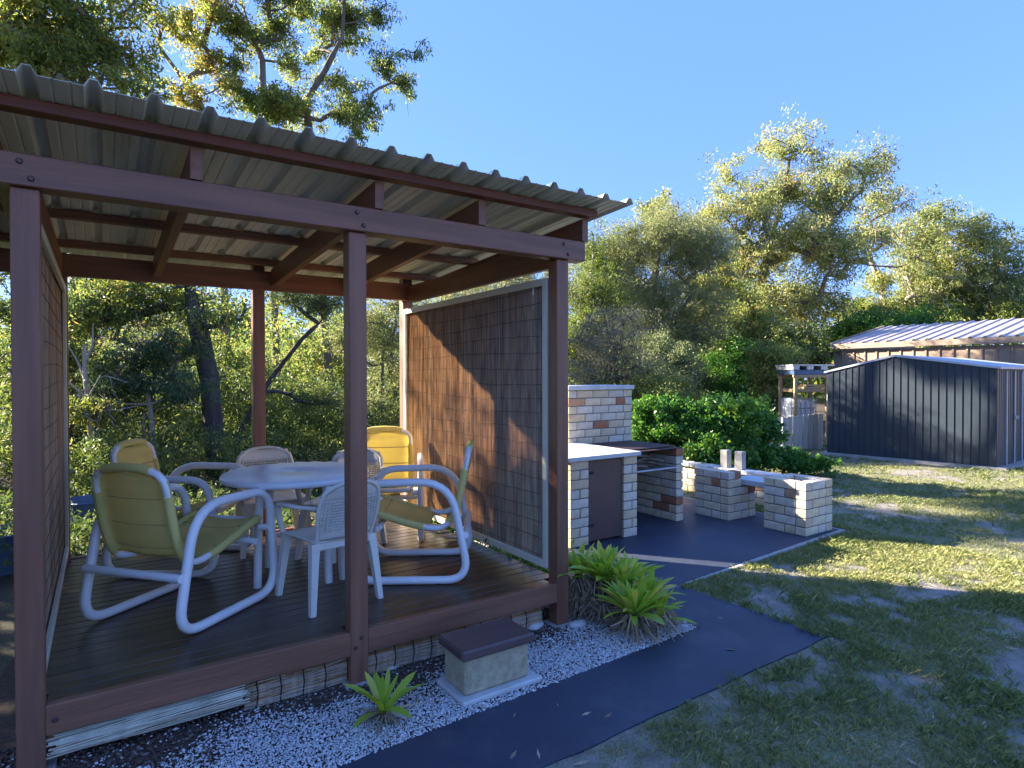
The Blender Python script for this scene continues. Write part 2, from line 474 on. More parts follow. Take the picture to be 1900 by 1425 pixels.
def ground():
    xs = np.concatenate([[-150, -60, -25, -10], np.arange(-4, 17.01, 0.09), [20, 25, 40, 80, 160]])
    ys = np.concatenate([[-150, -60, -25, -10], np.arange(-5, 9.01, 0.09), [12, 18, 30, 60, 160]])
    X, Y = np.meshgrid(xs, ys)
    Z = (fbm(X*1.3, Y*1.3, 4)-0.5)*0.05
    near = np.exp(-np.clip(np.minimum(np.abs(Y+0.8), 9), 0, 9)*0)  # flat factor set below
    # keep it flat below built things
    slab = ((X > -0.6) & (X < 6.6) & (Y > -1.35) & (Y < 3.0))
    Z = np.where(slab, -0.0012-0.0005*np.abs(np.sin(X*9)), Z)
    Z = np.where((X > 16) | (Y > 8.9) | (X < -4) | (Y < -5), 0.0, Z)
    V = np.stack([X.ravel(), Y.ravel(), Z.ravel()], 1)
    nx, ny = len(xs), len(ys)
    i = np.arange(ny-1)[:, None]*nx + np.arange(nx-1)[None, :]
    F = np.stack([i, i+1, i+nx+1, i+nx], -1).reshape(-1, 4)
    m = bpy.data.materials.new('sandy_lawn_soil')
    m.use_nodes = True
    nt = m.node_tree; p = nt.nodes['Principled BSDF']
    at = _n(nt, 'ShaderNodeAttribute', attribute_name='mask')
    sep = _n(nt, 'ShaderNodeSeparateColor')
    nt.links.new(at.outputs['Color'], sep.inputs[0])
    tc = _n(nt, 'ShaderNodeTexCoord')
    n1 = _n(nt, 'ShaderNodeTexNoise'); n1.inputs['Scale'].default_value = 9; n1.inputs['Detail'].default_value = 8
    n2 = _n(nt, 'ShaderNodeTexNoise'); n2.inputs['Scale'].default_value = 60; n2.inputs['Detail'].default_value = 5
    for q in (n1, n2): nt.links.new(tc.outputs['Object'], q.inputs['Vector'])
    g = ramp(nt, [(0.3, (0.10, 0.105, 0.045)), (0.5, (0.18, 0.18, 0.08)), (0.7, (0.28, 0.25, 0.14))])
    s_ = ramp(nt, [(0.3, (0.17, 0.145, 0.12)), (0.7, (0.36, 0.315, 0.265))])
    l_ = ramp(nt, [(0.3, (0.022, 0.018, 0.013)), (0.7, (0.095, 0.070, 0.048))])
    nt.links.new(n2.outputs[0], g.inputs[0]); nt.links.new(n1.outputs[0], s_.inputs[0]); nt.links.new(n2.outputs[0], l_.inputs[0])
    # break the edge of bare patches with noise
    ad = _n(nt, 'ShaderNodeMath', operation='MULTIPLY_ADD'); ad.inputs[1].default_value = 0.9; ad.inputs[2].default_value = -0.45
    nt.links.new(n2.outputs[0], ad.inputs[0])
    a2 = _n(nt, 'ShaderNodeMath', operation='ADD', use_clamp=True)
    nt.links.new(sep.outputs[0], a2.inputs[0]); nt.links.new(ad.outputs[0], a2.inputs[1])
    m1 = _n(nt, 'ShaderNodeMix', data_type='RGBA')
    nt.links.new(a2.outputs[0], m1.inputs[0]); nt.links.new(g.outputs[0], m1.inputs[6]); nt.links.new(s_.outputs[0], m1.inputs[7])
    m2 = _n(nt, 'ShaderNodeMix', data_type='RGBA')
    nt.links.new(sep.outputs[1], m2.inputs[0]); nt.links.new(m1.outputs[2], m2.inputs[6]); nt.links.new(l_.outputs[0], m2.inputs[7])
    nt.links.new(m2.outputs[2], p.inputs['Base Color'])
    p.inputs['Roughness'].default_value = 0.95
    b = _n(nt, 'ShaderNodeBump'); b.inputs['Strength'].default_value = 0.8; b.inputs['Distance'].default_value = 0.02
    nt.links.new(n2.outputs[0], b.inputs['Height']); nt.links.new(b.outputs[0], p.inputs['Normal'])
    me = npmesh('ground', V, F, m, smooth=True)
    ca = me.color_attributes.new('mask', 'FLOAT_COLOR', 'POINT')
    c = np.ones((len(V), 4), dtype=np.float32)
    c[:, 0] = bareness(V[:, 0], V[:, 1]); c[:, 1] = litter(V[:, 0], V[:, 1]); c[:, 2] = 0
    ca.data.foreach_set('color', c.ravel())
    link('ground', me, kind='structure')
    # height lookup
    return lambda x, y: np.where(((x > -0.6) & (x < 6.6) & (y > -1.35) & (y < 3.0)), -0.001, (fbm(x*1.3, y*1.3, 4)-0.5)*0.05)
gz = ground()

def prism(name, poly, z0, z1, mats, parent=None, edge_mat=None, **kw):
    mb = MB()
    n = len(poly)
    mb.raw([(x, y, z1) for x, y in poly], [tuple(range(n))])
    for i in range(n):
        a, b = poly[i], poly[(i+1) % n]
        mb.raw([(*a, z0), (*b, z0), (*b, z1), (*a, z1)], [(0, 1, 2, 3)], mi=1 if edge_mat else 0)
    return mb.build(name, [mats, edge_mat] if edge_mat else mats, parent, **kw)

def wobble(a, b, n, amp, seed):
    r = random.Random(seed)
    out = []
    for i in range(n):
        t = i/n
        x = a[0]+(b[0]-a[0])*t; y = a[1]+(b[1]-a[1])*t
        L = math.hypot(b[0]-a[0], b[1]-a[1]); nx_, ny_ = -(b[1]-a[1])/L, (b[0]-a[0])/L
        k = r.uniform(-amp, amp) if i else 0
        out.append((x+nx_*k, y+ny_*k))
    return out

# painted path: a strip along the gazebo with a short leg up to the barbecue slab
path_pts = (wobble((-3.0, -1.16), (3.79, -1.05), 60, 0.008, 1) + wobble((3.79, -1.05), (3.74, 0.0), 10, 0.008, 2)
            + [(3.74, 0.02), (3.22, 0.02)] + wobble((3.22, 0.02), (3.25, -0.55), 4, 0.003, 3) + wobble((3.25, -0.55), (-3.0, -0.70), 20, 0.003, 4))
prism('path', path_pts, -0.05, 0.006, MT['bluepaint'], kind='structure')
prism('concrete_slab', [(3.12, 0.024), (3.83, 0.024), (4.62, 0.06), (6.36, 0.19), (6.36, 2.75), (3.12, 2.75)], -0.06, 0.011, MT['concrete'], kind='structure')
prism('painted_slab', [(3.125, 0.03), (3.76, 0.03), (3.84, 0.05), (4.62, 0.11), (6.31, 0.235), (6.31, 2.6), (3.125, 2.6)], 0.0112, 0.016, MT['bluepaint'], kind='structure')
prism('gravel_bed', [(-0.35, 0.05), (-0.35, -0.69), (3.249, -0.545), (3.22, 0.6), (2.62, 2.6), (0, 2.6)], -0.03, 0.001, MT['mulch'], kind='structure')

# ------------------------------------------------------------------ gazebo
W = 2.59; D = 2.287
GZ = empty('gazebo', (0, 0, 0), label='open timber gazebo painted brown with a corrugated steel roof over a deck', cat='gazebo')
def part(name, bx, mt, parent=None, ch=0.003, **kw):
    mb = MB(); mb.box(*bx, ch=ch)
    return mb.build(name, MT[mt], parent or GZ, **kw)
for x in (0, W/2, W):
    part('post', (x-.045, x+.045, -.045, .045, 0.0, 2.254), 'brown_z', ch=.004)
for x in (0, W/2, W):
    part('post', (x-.045, x+.045, D-.045, D+.045, 0.0, 2.44 if x else 2.4), 'brown_z', ch=.004)
for x in (0, W/2, W):
    part('post_foot', (x-.075, x+.075, -.07, .07, -0.02, 0.012), 'concrete', ch=.006)
part('front_beam', (-1.0, W+.16, -.07, .03, 2.256, 2.377), 'brown_x', ch=.004)
part('back_beam', (-1.0, W+.1, D-.092, D-.047, 2.235, 2.388), 'brown_x', ch=.004)
part('side_beam', (W-.0215, W+.0215, .033, D-.094, 2.215, 2.366), 'brown_y')
part('side_beam', (-.0215, .0215, .033, D-.094, 2.215, 2.366), 'brown_y')
SL = -0.05
def roofz(y): return 2.563+SL*(y+.12)
for x in (-.75, -.12, .578, 1.398, 1.998, 2.745):
    mb = MB()
    y0, y1 = -.074, 2.18
    zt0, zt1 = roofz(y0)-.045, roofz(y1)-.045
    h = .135
    vs = [(x-.0225, y0, zt0-h), (x-.0225, y1, zt1-h), (x-.0225, y1, zt1), (x-.0225, y0, zt0),
          (x+.0225, y0, zt0-h), (x+.0225, y1, zt1-h), (x+.0225, y1, zt1), (x+.0225, y0, zt0)]
    mb.raw(vs, [(0, 3, 2, 1), (4, 5, 6, 7), (0, 4, 7, 3), (1, 2, 6, 5), (3, 7, 6, 2), (0, 1, 5, 4)])
    mb.build('rafter', MT['brown_y'], GZ)
for i, y in enumerate((-.105, .62, 1.33, 2.06)):
    z = roofz(y)
    part('batten', (-1.0, W+.20, y-.035, y+.035, z-.0445, z-.001), 'red_x' if i == 0 else 'brown_x')
# roof sheets: trapezoid ribs every 190 mm
def sheet(x_start, nribs, lift):
    y0, y1 = -.325, 2.62
    prof = []
    x = x_start
    for i in range(nribs):
        prof += [(x-.030, 0), (x-.012, .030), (x+.012, .030), (x+.030, 0)]
        if i < nribs-1:
            for s in (.068, .122):
                prof += [(x+s-.006, 0), (x+s, .004), (x+s+.006, 0)]
        x += .19
    ys = np.linspace(y0, y1, 9)
    mb = MB(); n = len(prof)
    vs = []
    for off in (0, .0012):
        for k, y in enumerate(ys):
            for (px_, pz) in prof:
                w = 0.0016*math.sin(px_*9+k*1.7)
                vs.append((px_, y, roofz(y)+pz+lift+off+w))
    fs = []
    A = len(ys)*n
    for k in range(len(ys)-1):
        for i in range(n-1):
            a = k*n+i
            fs.append((a, a+n, a+n+1, a+1))
            fs.append((A+a, A+a+1, A+a+n+1, A+a+n))
    for i in range(n-1):
        fs.append((i, i+1, A+i+1, A+i))
        b = (len(ys)-1)*n+i
        fs.append((b, A+b, A+b+1, b+1))
    mb.raw(vs, fs)
    return mb.build('roof_sheet', MT['roof'], GZ)
for i, (xs_, nr) in enumerate(((-1.30, 5), (-.54, 5), (.22, 5), (.98, 5), (1.74, 5), (2.50, 3))):
    sheet(xs_, nr, 0.0005+0.002*(i % 2))
# deck frame and boards
for (a, b) in ((.045, W/2-.045), (W/2+.045, W-.045)):
    part('fascia_board', (a, b, -.0445, .001, .153, .270), 'brown_x')
    part('fascia_board', (a, b, D+.0, D+.0445, .153, .270), 'brown_x')
for x in (-.02, W+.02):
    part('side_joist', (x-.022, x+.022, .047, D-.047, .10, .228), 'brown_y')
for k in range(4):
    x = .35+k*.62
    part('floor_joist', (x-.022, x+.022, .003, D-.002, .11, .228), 'brown_y')
for k in range(25):
    y0 = .0035+k*.0912
    xa, xb = (-.040, W+.040)
    if k == 0 or k == 24:
        mb = MB()
        for (a, b) in ((.047, W/2-.047), (W/2+.047, W-.047)):
            mb.box(a, b, y0, y0+.0862, .231, .2595, ch=.003)
        mb.build('deck_board', MT['deck'], GZ)
    else:
        part('deck_board', (xa, xb, y0, y0+.0862, .231, .2595+random.uniform(0, .0012)), 'deck', ch=.003)
# bolts
def bolt(x, y, z, r=.012):
    mb = MB()
    n = 8
    vs = [(x+r*math.cos(2*math.pi*k/n), y, z+r*math.sin(2*math.pi*k/n)) for k in range(n)]
    vs += [(x+.6*r*math.cos(2*math.pi*k/n), y-.007, z+.6*r*math.sin(2*math.pi*k/n)) for k in range(n)]
    fs = [(k, (k+1) % n, n+(k+1) % n, n+k) for k in range(n)] + [tuple(range(n, 2*n))]
    mb.raw(vs, fs, smooth=False)
    mb.build('bolt', MT['steel'], GZ)
for x in (0, W/2, W):
    bolt(x-.012, -.0712, 2.345); bolt(x+.022, -.0712, 2.285)
bolt(.075, -.0457, .21); bolt(W/2+.01, -.0457, .235); bolt(W/2-.02, -.0457, .19)

# reed screens in a cream frame
def reed_screen(side, x, ya, yb, z0, z1):
    fr = empty('reed_screen', (0, 0, 0)); fr.parent = GZ
    s = -1 if side == 'r' else 1
    fx0, fx1 = sorted((x+s*.022, x))
    bw = .045
    for nm, b in (('frame_rail', (fx0, fx1, ya+bw+.001, yb-bw-.001, z1-bw, z1)), ('frame_rail', (fx0, fx1, ya+bw+.001, yb-bw-.001, z0, z0+bw)),
                  ('frame_stile', (fx0, fx1, ya, ya+bw, z0, z1)), ('frame_stile', (fx0, fx1, yb-bw, yb, z0, z1))):
        mb = MB(); mb.box(*b, ch=.003); mb.build(nm, MT['cream'], fr)
    # reeds
    r_ = np.random.default_rng(11 if side == 'r' else 12)
    mb = MB()
    y = ya+.012
    while y < yb-.012:
        rr = r_.uniform(.0028, .0052)
        xx = x - s*(.008+r_.uniform(0, .006))
        zt = z1-.006+r_.uniform(-.004, .004); zb = z0+.006
        k = 7
        ph = r_.uniform(0, 6.28)
        bulge = lambda z_: .010*math.sin((y-ya)*2.3+.4)*math.sin((z_-z0)*2.0)
        pts = [(xx - s*bulge(zb+(zt-zb)*i/k), y+.003*math.sin(ph+i*1.1)+r_.uniform(-.0015, .0015), zb+(zt-zb)*i/k) for i in range(k+1)]
        mb.tube(pts, rr, n=4, mi=int(r_.choice(3, p=[.5, .3, .2])), caps=False)
        y += rr*1.55
    mb.build('reeds', [MT['reed1'], MT['reed2'], MT['reed3']], fr, kind='stuff')
    # thin backing layer of reeds laid flat behind, so that little light passes
    mb = MB()
    y = ya+.014
    while y < yb-.012:
        rr = r_.uniform(.003, .005)
        mb.tube([(x - s*.021, y, z0+.004), (x - s*.021, y+r_.uniform(-.004, .004), z1-.004)], rr, n=4, mi=int(r_.choice(3, p=[.3, .5, .2])), caps=False)
        y += rr*2.1
    mb.build('reeds', [MT['reed1'], MT['reed2'], MT['reed3']], fr, kind='stuff')
    nz = 18
    for i in range(nz):
        z = z0+.06+(z1-z0-.12)*i/(nz-1)
        mb = MB()
        pts = []
        for j in range(40):
            t = j/39
            pts.append((x+s*.0005, ya+.02+(yb-ya-.04)*t, z+.012*math.sin(t*5+i*.9)+r_.uniform(-.0035, .0035)))
        mb.tube(pts, .0013, n=3, caps=False)
        mb.build('wire', MT['wire'], fr)
reed_screen('r', W-.030, .055, D-.055, .335, 2.155)
reed_screen('l', .018, .055, D-.055, .335, 2.165)

# reed skirting below the deck
def reed_roll(xa, xb, z0, z1, y, mats, probs, seed, tie=.105, ragged=.0, topmat=None):
    r_ = np.random.default_rng(seed)
    mb = MB()
    n = int((z1-z0)/.0062)
    for layer in range(2):
        for i in range(n):
            z = z0+(z1-z0)*(i+.5)/n
            rr = r_.uniform(.003, .0048)
            yy = y+layer*.012+.010*math.sin((z-z0)/(z1-z0)*math.pi)*-1+r_.uniform(-.003, .003)
            a = xa+r_.uniform(-ragged, ragged); b = xb+r_.uniform(-ragged, ragged)
            pts = [(a+(b-a)*k/6, yy+r_.uniform(-.002, .002), z+.004*math.sin(k*1.3+i)+r_.uniform(-.002, .002)) for k in range(7)]
            m_ = int(r_.choice(len(mats), p=probs))
            if topmat is not None and i > n*.72 and r_.random() < .8: m_ = topmat
            mb.tube(pts, rr, n=4, mi=m_, caps=False)
    ro = mb.build('reed_roll', mats, GZ, kind='stuff')
    if tie:
        x = xa+.05
        while x < xb-.02:
            t = MB()
            t.tube([(x, y-.006, z0), (x+.004, y-.0185, (z0+z1)/2), (x-.003, y-.008, z1)], .003, n=4, caps=False)
            t.build('tie', MT['wire'], ro)
            x += tie
reed_roll(.06, .76, .050, .138, -.020, [MT['reedpale'], MT['reed3']], [.8, .2], 1, tie=None, ragged=.03)
reed_roll(.77, W/2-.05, .005, .150, .012, [MT['reed3'], MT['reed1'], MT['reedorange']], [.6, .3, .1], 2, topmat=2)
reed_roll(W/2+.05, 2.46, .005, .150, .012, [MT['reed3'], MT['reed1'], MT['reedorange']], [.6, .3, .1], 3, topmat=2)

# ------------------------------------------------------------------ yellow sling chairs
DZ = .2605
def sling_chair(label):
    t = empty('sling_armchair', label=label, cat='armchair', group='yellow sling armchairs round the table')
    R_ = .0245
    for sx in (-1, 1):
        x = sx*.305
        pts = [(x, -.36, R_), (x, .36, R_), (x, .31, .62), (x, -.24, .635)]
        mb = MB(); mb.tube(rounded(pts, [.15, .15, .13, .20], 7), R_, n=12, closed=True)
        mb.build('side_loop', MT['white_pvc'], t)
        mb = MB(); mb.tube([(x, .315, .40), (sx*.235, .315, .395)], .020, n=10)
        mb.build('bracket', MT['white_pvc'], t)
    mb = MB(); mb.tube([(-.305, -.335, .30), (.305, -.335, .30)], .021, n=10); mb.build('cross_bar', MT['white_pvc'], t)
    mb = MB(); mb.tube([(-.30, .20, .045+.30), (.30, .20, .345)], .018, n=10); mb.build('cross_bar', MT['white_pvc'], t)
    # sling frame profile (y,z): seat front -> low back of the seat -> up the back -> rolled top
    prof = [(.335, .425), (.30, .445), (.20, .415), (.05, .365), (-.10, .330), (-.19, .335), (-.240, .38), (-.275, .455), (-.305, .57), (-.325, .675), (-.336, .73)]
    def cr(P, n):
        out = []
        for i in range(len(P)-1):
            p0 = P[max(i-1, 0)]; p1 = P[i]; p2 = P[i+1]; p3 = P[min(i+2, len(P)-1)]
            for k in range(n):
                s = k/n
                out.append(tuple(.5*((2*p1[j])+(-p0[j]+p2[j])*s+(2*p0[j]-5*p1[j]+4*p2[j]-p3[j])*s*s+(-p0[j]+3*p1[j]-3*p2[j]+p3[j])*s**3) for j in range(2)))
        out.append(P[-1])
        return out
    pf = cr(prof, 4)
    hw = .225
    # one bent tube: left side, over the rounded top, right side
    top = pf[-1]; dy, dz = pf[-1][0]-pf[-2][0], pf[-1][1]-pf[-2][1]
    l_ = math.hypot(dy, dz); dy /= l_; dz /= l_
    arc = []
    for k in range(1, 10):
        a = math.pi*k/10
        ca = math.cos(a)
        sx = math.copysign(abs(ca)**.78, ca)
        sh = math.sin(a)**.8
        arc.append((-hw*sx, top[0]+dy*.105*sh, top[1]+dz*.105*sh))
    pts = [(-hw, p[0], p[1]) for p in pf] + arc + [(hw, p[0], p[1]) for p in pf[::-1]]
    mb = MB(); mb.tube(pts, .0185, n=10); mb.build('sling_frame', MT['white_pvc'], t)
    mb = MB(); mb.tube([(-hw, .335, .425), (hw, .335, .425)], .0185, n=10); mb.build('front_bar', MT['white_pvc'], t)
    # fabric: a sheet wrapped round the side tubes, sagging between them, with seams
    def fabric(pfl, nm, sag, arcw=0.0):
        mb = MB()
        N = len(pfl); nx = 17
        vs = []
        for k, p in enumerate(pfl):
            a = pfl[max(k-1, 0)]; b = pfl[min(k+1, N-1)]
            ty, tz = b[0]-a[0], b[1]-a[1]; l = math.hypot(ty, tz); ty /= l; tz /= l
            ny_, nz_ = tz, -ty            # normal pointing to the sitter's back side
            if nz_ > 0: ny_, nz_ = -ny_, -nz_
            wdt = hw if len(p) < 3 else p[2]
            for i in range(nx):
                u = -1+2*i/(nx-1)
                s_ = sag*(1-u*u)
                seam = -.004 if (k % 7 == 3) else 0
                uu = u
                off = -.0195+s_
                if abs(u) > .985: off = .0215
                x = wdt*uu*1.0
                if abs(u) > .985: x = math.copysign(wdt-.012, u)
                elif abs(u) > .86: x = math.copysign(wdt+.0205, u)*1.0; off = -.002
                vs.append((x, p[0]+ny_*(off+seam), p[1]+nz_*(off+seam)))
        fs = [(k*nx+i, k*nx+i+1, (k+1)*nx+i+1, (k+1)*nx+i) for k in range(N-1) for i in range(nx-1)]
        mb.raw(vs, fs, smooth=True)
        o = mb.build(nm, MT['yellow'], t)
        sm = o.modifiers.new('solid', 'SOLIDIFY'); sm.thickness = .004; sm.offset = 0
        return o
    n = len(pf)
    fabric(pf[3:17], 'seat_fabric', .035)
    bk = [p for p in pf[23:]]
    bk = [(p[0], p[1], hw) for p in bk] + [(top[0]+dy*.04, top[1]+dz*.04, hw*.97), (top[0]+dy*.075, top[1]+dz*.075, hw*.80)]
    fabric(bk, 'back_fabric', .022)
    # rolled hem over the top tube
    mb = MB(); mb.tube([a for a in arc[2:7]], .0245, n=10); mb.build('top_hem', MT['yellow'], t)
    # hems: the fabric is sleeved over the side tubes except at the bend and the shoulders
    for sx in (-1, 1):
        for run in (pf[3:16], pf[23:-3]):
            mb = MB(); mb.tube([(sx*hw, p[0], p[1]) for p in run], .0232, n=10); mb.build('side_hem', MT['yellow'], t)
    # stitched seams across the fabric
    for q, sg in ((8, .035), (13, .035), (26, .022), (31, .022), (36, .022)):
        a, b = pf[q-1], pf[q+1]
        ty, tz = b[0]-a[0], b[1]-a[1]; l = math.hypot(ty, tz); ny_, nz_ = tz/l, -ty/l
        if nz_ > 0: ny_, nz_ = -ny_, -nz_
        pts = []
        for i in range(13):
            u = -.9+1.8*i/12
            off = -.0195+sg*(1-u*u)
            pts.append((u*hw, pf[q][0]+ny_*off, pf[q][1]+nz_*off))
        mb = MB(); mb.tube(pts, .0042, n=6, flat=.9); mb.build('seam', MT['yellowseam'], t)
    return t
def place(o, x, y, heading):
    """heading: direction the chair faces, as a vector"""
    o.location = (x, y, DZ)
    o.rotation_euler = (0, 0, math.atan2(-heading[0], heading[1]))
ch = sling_chair('large yellow sling armchair nearest the left front post, seen from behind')
place(ch, .61, .80, (.77, .64))
for lab, x, y, h in (('yellow sling armchair half hidden behind the nearest yellow armchair', .70, 1.74, (.84, -.54)),
                     ('yellow sling armchair facing left beside the right reed screen, seen from its side', 1.97, .73, (-.85, .53)),
                     ('yellow sling armchair facing the camera in the far right corner of the deck', 2.10, 1.66, (-.42, -.90))):
    c = copy_tree(ch); c['label'] = lab
    place(c, x, y, h)

# ------------------------------------------------------------------ plastic chairs and table
def plastic_chair(label):
    t = empty('plastic_chair', label=label, cat='chair', group='cream plastic chairs round the table')
    # seat: dished panel
    mb = MB(); n = 9
    vs = []
    for j in range(n):
        for i in range(n):
            u = -1+2*i/(n-1); v = -1+2*j/(n-1)
            w = .215+.02*v
            z = .43-.014*(1-u*u)*(1-v*v)-(.03*max(0, v-.6))
            vs.append((u*w, .21*v, z))
    fs = [(j*n+i, j*n+i+1, (j+1)*n+i+1, (j+1)*n+i) for j in range(n-1) for i in range(n-1)]
    mb.raw(vs, fs, smooth=True)
    mb.build('seat', MT['plastic'], t).modifiers.new('s', 'SOLIDIFY').thickness = -.012
    for bx in ((-.205, .205, -.21, -.198, .385, .428), (-.225, .225, .185, .197, .375, .415)):
        mb = MB(); mb.box(*bx, ch=.003); mb.build('apron', MT['plastic'], t)
    # legs: tapered, splayed, L shaped
    for sx in (-1, 1):
        for sy in (-1, 1):
            mb = MB()
            tx, ty = sx*.195, sy*.185
            bx_, by_ = sx*.235, sy*.235
            w0, w1 = .054, .034
            vs = []
            for (cx, cy, w, z) in ((tx, ty, w0, .43), ((tx*2+bx_)/3, (ty*2+by_)/3, .047, .30), (bx_, by_, w1, 0.0)):
                for (a, b) in ((-1, -1), (1, -1), (1, 1), (-1, 1)):
                    vs.append((cx+a*w*.5, cy+b*w*.5, z))
            fs = [(k*4+i, k*4+(i+1) % 4, k*4+4+(i+1) % 4, k*4+4+i) for k in range(2) for i in range(4)] + [(0, 1, 2, 3), (8, 11, 10, 9)]
            mb.raw(vs, [f[::-1] for f in fs])
            mb.build('leg', MT['plastic'], t)
    # back: frame with pierced lattice panel
    def bp(u, z):      # back surface
        cz = (z-.43)/.37
        w = .185+.022*math.sin(cz*math.pi*.8)-.06*max(0, cz-.6)
        return (u*w, -.20-.11*cz-.045*(1-u*u)*.6+.0, z)
    mb = MB()
    top = [(u/10, .80+.018*math.cos(u/10*1.5)-.05*abs(u/10)**4) for u in range(-10, 11)]
    outline = [bp(-1, .43+k*.035) for k in range(10)] + [bp(u, z) for u, z in top] + [bp(1, .43+k*.035) for k in range(9, -1, -1)]
    mb.tube(outline, .014, n=6)
    mb.build('back_frame', MT['plastic'], t)
    mb = MB()
    vs = []; nx = 13; nz = 4
    def strip(z0, z1):
        vs = [bp(-1+2*i/(nx-1), z0+(z1-z0)*k/(nz-1)) for k in range(nz) for i in range(nx)]
        fs = [(k*nx+i, k*nx+i+1, (k+1)*nx+i+1, (k+1)*nx+i) for k in range(nz-1) for i in range(nx-1)]
        mb.raw(vs, fs, smooth=True)
    strip(.70, .80); strip(.445, .51)
    for i in range(19):
        u = -.93+1.86*i/18
        wv = .0085 if 2 < i < 16 else .013
        mb.tube([bp(u, .50), bp(u, .60), bp(u, .71)], wv, n=4, caps=False, flat=.5)
    for k in range(11):
        z = .515+.0185*k
        mb.tube([bp(-.95+1.9*i/8, z) for i in range(9)], .0066, n=4, caps=False, flat=1)
    o = mb.build('back_panel', MT['plastic'], t)
    o.modifiers.new('s', 'SOLIDIFY').thickness = .006
    for sx in (-1, 1):
        mb = MB()
        pts = [(sx*.225, -.255, .665), (sx*.262, -.14, .655), (sx*.268, .02, .645), (sx*.262, .15, .635), (sx*.25, .205, .60), (sx*.235, .215, .52), (sx*.215, .20, .42)]
        mb.tube(pts, [.020, .024, .026, .026, .024, .020, .018], n=8, flat=.55)
        mb.build('armrest', MT['plastic'], t)
    return t
pc = plastic_chair('cream plastic chair with a lattice back, tucked in beside the middle front post')
place(pc, 1.325, .55, (-.16, 1.0)); pc.scale = (.87, .95, .87)
c = copy_tree(pc); c.scale = (1, 1, .87); c['label'] = 'cream plastic chair on the far side of the white table, near the back middle post'
place(c, 1.30, 1.86, (-.05, -1))
c = copy_tree(pc); c.scale = (1, 1, .87); c['label'] = 'cream plastic chair mostly hidden behind the middle front post and the table'
place(c, 1.70, 1.42, (-.65, -.75))

tb = empty('round_table', (1.28, 1.06, DZ), label='round white plastic table in the middle of the deck', cat='table')
mb = MB(); N = 48; R0 = .455
rings = [(.03, .672), (R0*.5, .674), (R0-.03, .672), (R0-.006, .668), (R0, .655), (R0, .635), (R0-.02, .628), (R0-.03, .650), (.0301, .655)]
vs = [(r*math.cos(2*math.pi*k/N), r*math.sin(2*math.pi*k/N), z+(.004*math.cos(k*math.pi) if .1 < r < .44 and z > .66 else 0)) for r, z in rings for k in range(N)]
fs = [(a*N+k, a*N+(k+1) % N, ((a+1) % len(rings))*N+(k+1) % N, ((a+1) % len(rings))*N+k) for a in range(len(rings)) for k in range(N)]
mb.raw(vs, [f[::-1] for f in fs], smooth=True); mb.build('tabletop', MT['tabletop'], tb)
for a in (24, 114, 204, 294):
    a = math.radians(a)
    x, y = .285*math.cos(a), .285*math.sin(a)
    mb = MB(); mb.tube([(x*.95, y*.95, .65), (x, y, .33), (x*1.03, y*1.03, 0.0)], .024, n=12); mb.build('leg', MT['white_pvc'], tb)
mb = MB()
mb.tube([(.27*math.cos(2*math.pi*k/16), .27*math.sin(2*math.pi*k/16), .625) for k in range(16)], .015, n=6, closed=True)
mb.build('leg_ring', MT['white_pvc'], tb)

# ------------------------------------------------------------------ step seat
st = empty('step_seat', (1.83, -.38, 0), label='low sandstone block with a brown timber top on a white paver beside the path', cat='seat')
mb = MB(); mb.box(-.22, .235, -.155, .12, .0, .030, ch=.006); mb.build('paver', MT['whitestone'], st)
mb = MB(); mb.box(-.185, .180, -.115, .10, .031, .205, ch=.010); mb.build('block', MT['sandstone'], st)
mb = MB(); mb.box(-.215, .200, -.140, .115, .206, .255, ch=.010); mb.build('top_board', MT['seatboard'], st)

# ------------------------------------------------------------------ brickwork
BL, BWd, BH, J = .22, .105, .076, .010
def _brickmesh(name, L):
    mb = MB(); mb.box(-L/2, L/2, -BWd/2, BWd/2, -BH/2, BH/2, ch=.004)
    return mb.mesh(name, MT['brick'])
BM = {'full': _brickmesh('brick', BL), 'half': _brickmesh('brick_half', BWd)}
BMO = {}
for k_, L_ in (('full', BL), ('half', BWd)):
    mb = MB(); mb.box(-L_/2, L_/2, -BWd/2, BWd/2, -BH/2, BH/2, ch=.004)
    BMO[k_] = mb.mesh('brick_orange', MT['brickorange'])
brnd = random.Random(5)
def brick(parent, x, y, z, rz, kind='full', orange=False):
    j = brnd.uniform
    o = link('brick', (BMO if orange else BM)[kind], parent, loc=(x+j(-.001, .001), y+j(-.001, .001), z+BH/2), rot=(0, 0, rz+j(-.004, .004)))
    return o
def ring(parent, x0, x1, y0, y1, z0, nc, skip=None, orange=()):
    """hollow box of stretcher bond, brick faces on the given outline"""
    lx, ly = x1-x0, y1-y0
    for c in range(nc):
        z = z0+c*(BH+J)
        for s in range(4):
            # alternate corners: each side starts at its own corner, running to the next side's face
            along = lx if s % 2 == 0 else ly
            run = along-BWd-J
            start = 0 if c % 2 == 0 else BWd+J
            pos = start
            end = start+run
            # fill with full bricks, closing with a half
            k = 0
            while pos < end-.03:
                rem = end-pos
                L = BL if rem >= BL-.02 else rem
                kind = 'full' if L > .15 else 'half'
                if 0 < rem-L < .03: L = rem
                m = pos+L/2
                if s == 0: x, y, rz = x0+m, y0+BWd/2, 0
                elif s == 1: x, y, rz = x1-BWd/2, y0+m, math.pi/2
                elif s == 2: x, y, rz = x1-m, y1-BWd/2, 0
                else: x, y, rz = x0+BWd/2, y1-m, math.pi/2
                if not (skip and skip(x, y, c, s)):
                    o = brick(parent, x, y, z, rz, kind, orange=(c, s, k) in orange)
                    o.scale.x = L/(BL if kind == 'full' else BWd)
                pos += L+J
                k += 1
